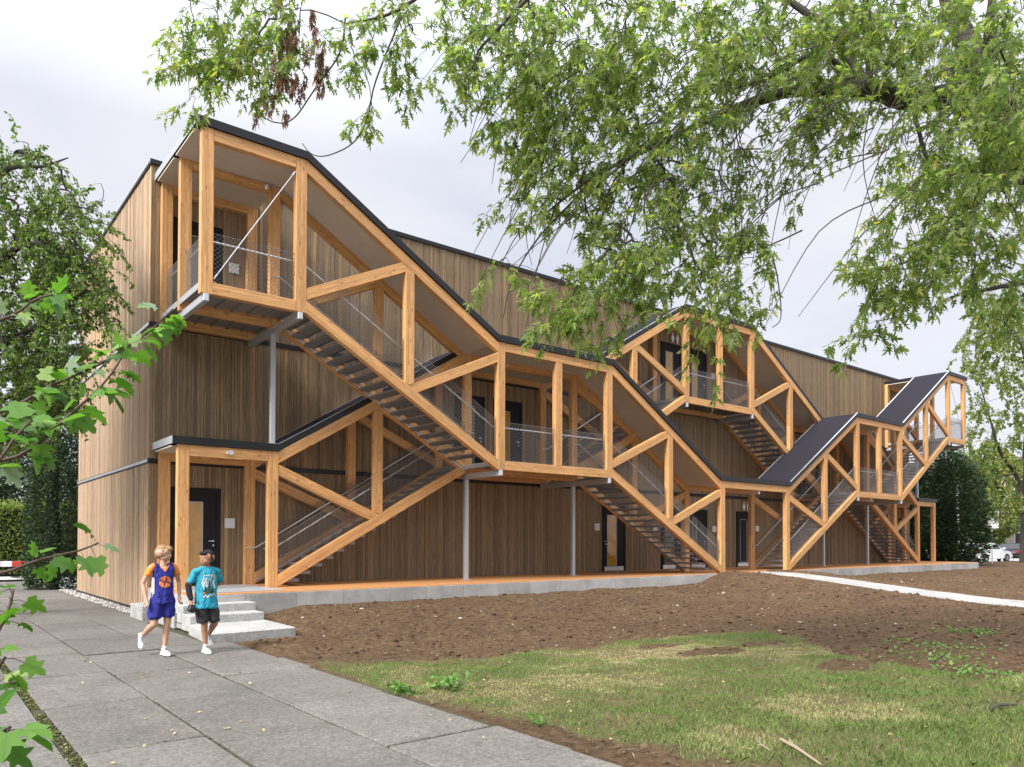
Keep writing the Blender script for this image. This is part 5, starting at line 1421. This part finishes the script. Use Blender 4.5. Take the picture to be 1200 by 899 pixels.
def head_parts(c, yaw, sc=1.):
    """skull, jaw, nose, ears, brow, about centre c, the face turned by yaw from -Y"""
    rot = Matrix.Rotation(yaw, 3, 'Z'); c = Vector(c)
    P_ = lambda x, y, z: c + rot @ (Vector((x, y, z)) * sc)
    r = lambda *a: tuple(x * sc for x in a)
    ax = lambda a, b_: (abs(math.cos(yaw)) * a + abs(math.sin(yaw)) * b_, abs(math.sin(yaw)) * a + abs(math.cos(yaw)) * b_)
    sk = ax(.072, .09)
    return [[(P_(0, .012, .022), r(*sk, .088)), (P_(0, .01, .03), r(*sk, .086))], [(P_(0, -.022, -.04), r(*ax(.056, .058), .062)), (P_(0, -.045, -.082), r(.030, .030, .026))],
            [(P_(0, -.082, .012), .010 * sc), (P_(0, -.098, -.022), .0135 * sc), (P_(0, -.086, -.03), .014 * sc)], [(P_(-.03, -.074, .025), .014 * sc), (P_(.03, -.074, .025), .014 * sc)],
            [(P_(-.074, .005, .005), r(.010, .014, .024)), (P_(-.076, .012, .012), r(.010, .014, .02))], [(P_(.074, .005, .005), r(.010, .014, .024)), (P_(.076, .012, .012), r(.010, .014, .02))],
            [(P_(-.018, -.083, -.056), .0085 * sc), (P_(.018, -.083, -.056), .0085 * sc)], [(P_(-.035, -.055, -.02), .026 * sc), (P_(-.036, -.05, -.025), .026 * sc)], [(P_(.035, -.055, -.02), .026 * sc), (P_(.036, -.05, -.025), .026 * sc)]], P_


EYEW = m_plain('eye_white', (.7, .7, .68), .3); EYED = m_plain('eye_iris', (.03, .02, .012), .2); LIPS = m_plain('lips', (.42, .17, .13), .5)
SHOE = m_plain('white_trainer', (.74, .74, .75), .55, 0, 20, .08); SOLE = m_plain('trainer_sole', (.62, .62, .6), .7); SHOEG = m_plain('trainer_trim', (.12, .12, .13), .6)


def shoe(ankle, toe_dir, up, parent, wm, mats):
    a = Vector(ankle); t_ = Vector(toe_dir).normalized(); u = Vector(up).normalized(); sd_ = t_.cross(u)
    b = a - u * .075
    me = blob([[(b - t_ * .055 + u * .032, .034), (b + t_ * .03 + u * .034, .038), (b + t_ * .10 + u * .026, .037), (b + t_ * .155 + u * .02, .028)], [(b - t_ * .035 + u * .05, .036), (a + u * .015 - t_ * .005, .038)], [(b + t_ * .03 + u * .06, .03), (b + t_ * .08 + u * .04, .03)]], .006, 3)
    o = link('shoe', me, SHOE, parent, wm)
    bm = bmesh.new(); ol = [(-.09, -.03), (-.098, 0), (-.09, .03), (.02, .036), (.1, .043), (.16, .034), (.187, 0), (.16, -.034), (.1, -.043), (.02, -.036)]
    v0 = [bm.verts.new(b + t_ * x + sd_ * y + u * .001) for x, y in ol]; v1 = [bm.verts.new(b + t_ * x + sd_ * y + u * .024) for x, y in ol]; n_ = len(ol)
    bm.faces.new(v0); bm.faces.new(v1[::-1])
    for i in range(n_): bm.faces.new((v0[i], v1[i], v1[(i + 1) % n_], v0[(i + 1) % n_]))
    obj('sole', bm, SOLE, o, world=wm)
    bm = bmesh.new()
    for k in range(4): tube(bm, [b + t_ * (.035 + k * .02) + u * (.094 - k * .013) - sd_ * .022, b + t_ * (.045 + k * .02) + u * (.096 - k * .013) + sd_ * .022], .004, 4)
    obj('lace', bm, SHOEG, o, world=wm)


def boy(label, loc, rz, J, skin, hair, hair_parts, shirt_parts, shirt_mat, short_parts, short_mat, yaw, hsc, extra=None):
    o = thing('person', label, 'person', loc, rz); wm = o.matrix_world.copy()
    hp, PF = head_parts(J['head'], yaw, hsc)
    legs = [[(J[s + 'hip'], .082), (Vector(J[s + 'hip']).lerp(Vector(J[s + 'knee']), .5), .066), (J[s + 'knee'], .050), (Vector(J[s + 'knee']).lerp(Vector(J[s + 'ank']), .3) + Vector((0, .018, 0)), .050), (Vector(J[s + 'knee']).lerp(Vector(J[s + 'ank']), .7), .036), (J[s + 'ank'], .031)] for s in 'lr']
    arms = [[(J[s + 'sho'], .036), (Vector(J[s + 'sho']).lerp(Vector(J[s + 'elb']), .5), .039), (J[s + 'elb'], .032), (Vector(J[s + 'elb']).lerp(Vector(J[s + 'wri']), .35), .032), (J[s + 'wri'], .022)] for s in 'lr']
    pel, che, nec = Vector(J['pel']), Vector(J['che']), Vector(J['nec'])
    torso = [[(pel, (.12, .085, .09)), (pel.lerp(che, .45), (.105, .075, .08)), (che, (.135, .085, .10)), (che + Vector((0, .0, .09)), (.12, .07, .06))], [(che + Vector((0, 0, .07)), .06), (nec, .045), (Vector(J['head']) + Vector((0, .012, -.06)), .042)],
             [(Vector(J['lsho']), .034), (che + Vector((0, 0, .09)), .055), (Vector(J['rsho']), .034)]]
    hands = hand(J['lwri'], Vector(J['lwri']) - Vector(J['lelb']) + Vector((0, 0, -.05)), 1, (0.1, -1, 0)) + hand(J['rwri'], Vector(J['rwri']) - Vector(J['relb']) + Vector((0, 0, -.05)), -1, (-.1, -1, 0))
    body = link('body', blob(torso + legs + arms + hands + hp, .0058, 2), skin, o, wm)
    link('hair', blob([[(PF(*a), b_ if not isinstance(b_, tuple) else b_), (PF(a[0] + .002, a[1], a[2] + .002), b_)] for a, b_ in hair_parts], .006, 1), hair, o, wm)
    sm_ = blob(shirt_parts, .008, 9, .013); sh_ = link('shirt', sm_, shirt_mat, o, wm)
    link('shorts', blob(short_parts, .008, 4, .012), short_mat, o, wm)
    bm = bmesh.new()
    for s in (-1, 1): bmesh.ops.create_icosphere(bm, subdivisions=2, radius=.0125 * hsc, matrix=Matrix.Translation(PF(s * .03, -.077, .006)))
    ey = obj('eyes', bm, EYEW, o, True, wm); bm = bmesh.new()
    for s in (-1, 1): bmesh.ops.create_icosphere(bm, subdivisions=2, radius=.007 * hsc, matrix=Matrix.Translation(PF(s * .03, -.0845, .006)))
    obj('iris', bm, EYED, ey, True, wm)
    bm = bmesh.new(); tube(bm, [PF(-.02, -.0895, -.055), PF(0, -.0935, -.057), PF(.02, -.0895, -.055)], .004 * hsc, 6); obj('mouth', bm, LIPS, o, True, wm)
    bm = bmesh.new()
    for s in (-1, 1): tube(bm, [PF(s * .014, -.089, .034), PF(s * .03, -.089, .038), PF(s * .045, -.079, .034)], .0035 * hsc, 5)
    obj('eyebrows', bm, hair, o, True, wm)
    shoe(J['lank'], J['ltoe'], J['lup'], o, wm, None); shoe(J['rank'], J['rtoe'], J['rup'], o, wm, None)
    for s in 'lr':
        a = Vector(J[s + 'ank']); u_ = Vector(J[s + 'up']).normalized(); k_ = (Vector(J[s + 'knee']) - a).normalized()
        link('sock', blob([[(a - u_ * .01, .037), (a + k_ * .05, .036)]], .007, 2), SHOE, o, wm)
    return o, sm_, wm


V = Vector
# boy in the basketball kit: right foot of the picture planted, the other leg swinging through behind
J = dict(pel=(0, .0, .86), che=(0, -.01, 1.17), nec=(0, -.01, 1.365), head=(.0, -.025, 1.49), rhip=(.075, 0, .83), rknee=(.055, -.035, .46), rank=(.03, .0, .085), rtoe=(.08, -1, 0), rup=(0, 0, 1),
         lhip=(-.08, 0, .83), lknee=(-.13, -.03, .47), lank=(-.20, .30, .27), ltoe=(-.12, -.62, -.75), lup=(-.1, -.72, .6),
         lsho=(-.17, .0, 1.30), lelb=(-.265, .05, 1.06), lwri=(-.245, -.04, .85), rsho=(.17, 0, 1.30), relb=(.25, .08, 1.07), rwri=(.225, -.03, .87))
BLUE = m_cloth('blue_jersey', (.028, .032, .22)); ORNG = m_plain('orange_trim', (.78, .22, .03), .8); TEAL = m_cloth('teal_cotton', (.035, .30, .42)); GREYS = m_cloth('charcoal_cotton', (.045, .042, .045)); DARKJ = m_cloth('dark_wrap', (.022, .022, .028))
SK1 = m_skin('fair_skin', (.56, .33, .225)); SK2 = m_skin('tanned_skin', (.40, .205, .125)); HR1 = m_plain('light_brown_hair', (.27, .16, .072), .6, 0, 60, .45, .5, 150); HR2 = m_plain('black_hair', (.014, .013, .013), .75, 0, 60, .3, .5, 150, spec=.25)
hair1 = [((0, .055, -.025), (.074, .05, .05)), ((.07, .01, .01), (.022, .04, .045)), ((-.07, .01, .01), (.022, .04, .045)), ((.0, -.07, .06), (.06, .03, .025)), ((0, .022, .062), (.095, .097, .078)), ((0, .05, .02), (.086, .072, .085)), ((0, -.055, .085), (.072, .052, .036)), ((-.03, -.078, .068), (.042, .03, .028)), ((.035, -.076, .07), (.038, .03, .026)), ((.066, .005, .045), (.022, .045, .04)), ((-.066, .005, .045), (.022, .045, .04)), ((.0, .03, .105), (.05, .05, .03))]
sh1 = [[(V((0, 0, .775)), (.188, .140, .025)), (V((0, 0, .85)), (.168, .124, .06)), (V((0, 0, .98)), (.150, .108, .08)), (V((0, -.01, 1.17)), (.150, .104, .09)), (V((0, -.005, 1.26)), (.128, .088, .06))], [(V((-.11, 0, 1.33)), (.055, .062, .03)), (V((-.10, 0, 1.25)), (.05, .08, .04))], [(V((.11, 0, 1.33)), (.055, .062, .03)), (V((.10, 0, 1.25)), (.05, .08, .04))]]
so1 = [[(V((0, 0, .80)), (.15, .11, .08)), (V((0, 0, .86)), (.14, .105, .06))], [(V((.078, 0, .80)), .105), (V((.066, -.02, .60)), (.100, .105, .05))], [(V((-.085, 0, .80)), .105), (V((-.118, -.02, .58)), (.100, .105, .05))]]
kid1, sm1, wm1 = boy('boy with light brown hair in blue and orange basketball kit walking', (2.96, 11.85, GZ), R(4), J, SK1, HR1, hair1, sh1, BLUE, so1, BLUE, R(58), .98)
for s in (-1, 1):
    link('sleeve', blob([[(V((s * .135, 0, 1.318)), (.045, .06, .042)), (V((s * .182, .012, 1.255)), (.046, .058, .055)), (V((s * .208, .02, 1.19)), (.052, .06, .025))]], .008, 7), ORNG, kid1, wm1)
    link('side_panel', blob([[(V((s * .135, 0, .90)), (.018, .05, .06)), (V((s * .138, -.005, 1.10)), (.018, .05, .06))]], .008, 3), SHOE, kid1, wm1)
decal(sm1, lambda u, v: math.hypot(u, v - 1.085) < .085 and not (abs(u - .25 * (v - 1.085)) < .006 or abs(v - 1.085 + .2 * u) < .006 or abs(math.hypot(u - .1, v - 1.13) - .085) < .006 or abs(math.hypot(u + .1, v - 1.04) - .085) < .006), -.1, .1, .98, 1.19, .006, 'basketball_emblem', ORNG, kid1, wm1)
decal(sm1, lambda u, v: abs(abs(u) - (v - 1.24) * .75) < .012 and v > 1.24, -.1, .1, 1.22, 1.33, .006, 'neckline_trim', ORNG, kid1, wm1)
decal(sm1, lambda u, v: abs(u) < (v - 1.245) * .75 - .008, -.08, .08, 1.245, 1.33, .006, 'neck_opening', SK1, kid1, wm1)

J = dict(pel=(0, .0, .82), che=(0, -.005, 1.11), nec=(0, -.01, 1.30), head=(-.005, -.02, 1.42), lhip=(-.075, 0, .79), lknee=(-.035, -.03, .44), lank=(.0, .0, .085), ltoe=(-.02, -1, 0), lup=(0, 0, 1),
         rhip=(.075, 0, .79), rknee=(.125, -.02, .44), rank=(.17, .30, .24), rtoe=(.1, -.6, -.75), rup=(.05, -.7, .6),
         lsho=(-.165, 0, 1.24), lelb=(-.245, .06, 1.0), lwri=(-.235, -.02, .80), rsho=(.165, 0, 1.24), relb=(.225, .12, 1.02), rwri=(.12, .20, .90))
hair2 = [((0, .06, -.03), (.074, .046, .05)), ((.07, .012, .005), (.022, .04, .045)), ((-.07, .012, .005), (.022, .04, .045)), ((0, .022, .058), (.093, .096, .078)), ((0, .055, .02), (.084, .068, .08)), ((0, -.06, .082), (.07, .05, .034)), ((-.03, -.078, .072), (.04, .026, .022)), ((.03, -.078, .072), (.04, .026, .022)), ((.066, .0, .04), (.022, .045, .042)), ((-.066, .0, .04), (.022, .045, .042)), ((.0, -.072, .07), (.05, .02, .02))]
sh2 = [[(V((0, 0, .685)), (.190, .145, .022)), (V((0, 0, .76)), (.176, .134, .06)), (V((0, 0, .90)), (.162, .12, .08)), (V((0, -.005, 1.10)), (.165, .115, .09)), (V((0, -.005, 1.20)), (.15, .10, .06)), (V((0, 0, 1.255)), (.10, .08, .04))], [(V((-.165, .0, 1.222)), (.055, .068, .05)), (V((-.06, 0, 1.268)), (.05, .065, .04)), (V((.06, 0, 1.268)), (.05, .065, .04)), (V((.165, 0, 1.222)), (.055, .068, .05))]] + \
      [[(V((s * .155, 0, 1.225)), .054), (V((s * .19, .015, 1.16)), (.054, .064, .06)), (V((s * .216, .035, 1.075)), (.062, .07, .025))] for s in (-1, 1)]
so2 = [[(V((0, 0, .74)), (.145, .105, .07)), (V((0, 0, .80)), (.135, .10, .06))], [(V((-.078, 0, .74)), .098), (V((-.052, -.02, .49)), (.092, .098, .04))], [(V((.08, 0, .74)), .098), (V((.114, -.02, .49)), (.092, .098, .04))]]
kid2, sm2, wm2 = boy('boy with black hair in teal printed T-shirt and charcoal shorts walking', (3.53, 11.7, GZ), R(6), J, SK2, HR2, hair2, sh2, TEAL, so2, GREYS, R(-62), .97)
link('dark_sleeve', blob([[(V(J['lelb']) + V((0, 0, .03)), .046), (V(J['lelb']).lerp(V(J['lwri']), .5), .046), (V(J['lwri']) + V((0, 0, .03)), .036)]], .007, 3), DARKJ, kid2, wm2)
TREE_G = m_plain('print_dark_green', (.01, .06, .05), .8); PRW = m_plain('print_white', (.62, .72, .74), .8); PRO = m_plain('print_orange', (.7, .25, .04), .8)
rp_ = random.Random(5); strokes = [(rp_.uniform(-.095, .085), rp_.uniform(.95, 1.0), rp_.uniform(1.08, 1.17)) for _ in range(16)]


def tree_mask(u, v):
    for cx, b0, h_, w_ in ((0, .90, .22, .05), (-.055, .90, .12, .035), (.05, .90, .13, .035)):
        if b0 < v < b0 + h_:
            f = (v - b0) / h_; k = (f * 5) % 1
            if abs(u - cx) < w_ * (1 - f) * (.65 + .5 * (1 - k)): return True
    return False


decal(sm2, lambda u, v: any(abs(u - s - .01 * math.sin(v * 40)) < .0045 and a < v < b_ for s, a, b_ in strokes) or (1.165 < v < 1.18 and abs(u) < .09 and math.sin(u * 260) > -.4), -.11, .1, .9, 1.19, .0055, 'white_print', PRW, kid2, wm2, .003)
decal(sm2, tree_mask, -.11, .11, .9, 1.14, .0055, 'tree_print', TREE_G, kid2, wm2, .005)
decal(sm2, lambda u, v: math.hypot(u - .075, v - 1.15) < .02 or math.hypot(u + .075, v - .91) < .017, -.11, .11, .88, 1.19, .0055, 'orange_print', PRO, kid2, wm2, .0055)
decal(sm2, lambda u, v: abs(v - .875 - .014 * math.sin(u * 105 + 1) - .1 * u - .010 * math.sin(u * 37)) < .008, -.10, .095, .83, .93, .005, 'script_print', WHITE, kid2, wm2, .006)
hw_ = V(J['lwri']) + V((.0, -.035, -.085)); bm = bmesh.new(); m_ = wm2 @ Matrix.Translation(hw_ + V((-.01, -.02, -.03))) @ Matrix.Rotation(R(25), 4, 'Y')
bx(bm, -.05, .05, -.035, .035, -.05, .045, .014); lathe(bm, [(.03, -.035), (.034, -.06), (.030, -.085), (.024, -.086)], (0, 0, 0), 'y', 16); bx(bm, -.03, .03, -.02, .02, .0455, .062, .006)
cm = obj('camera_bag', bm, m_plain('black_camera', (.014, .014, .016), .45), None, world=m_); tag(cm, 'small black camera held low in the hand of the boy in teal', 'camera')
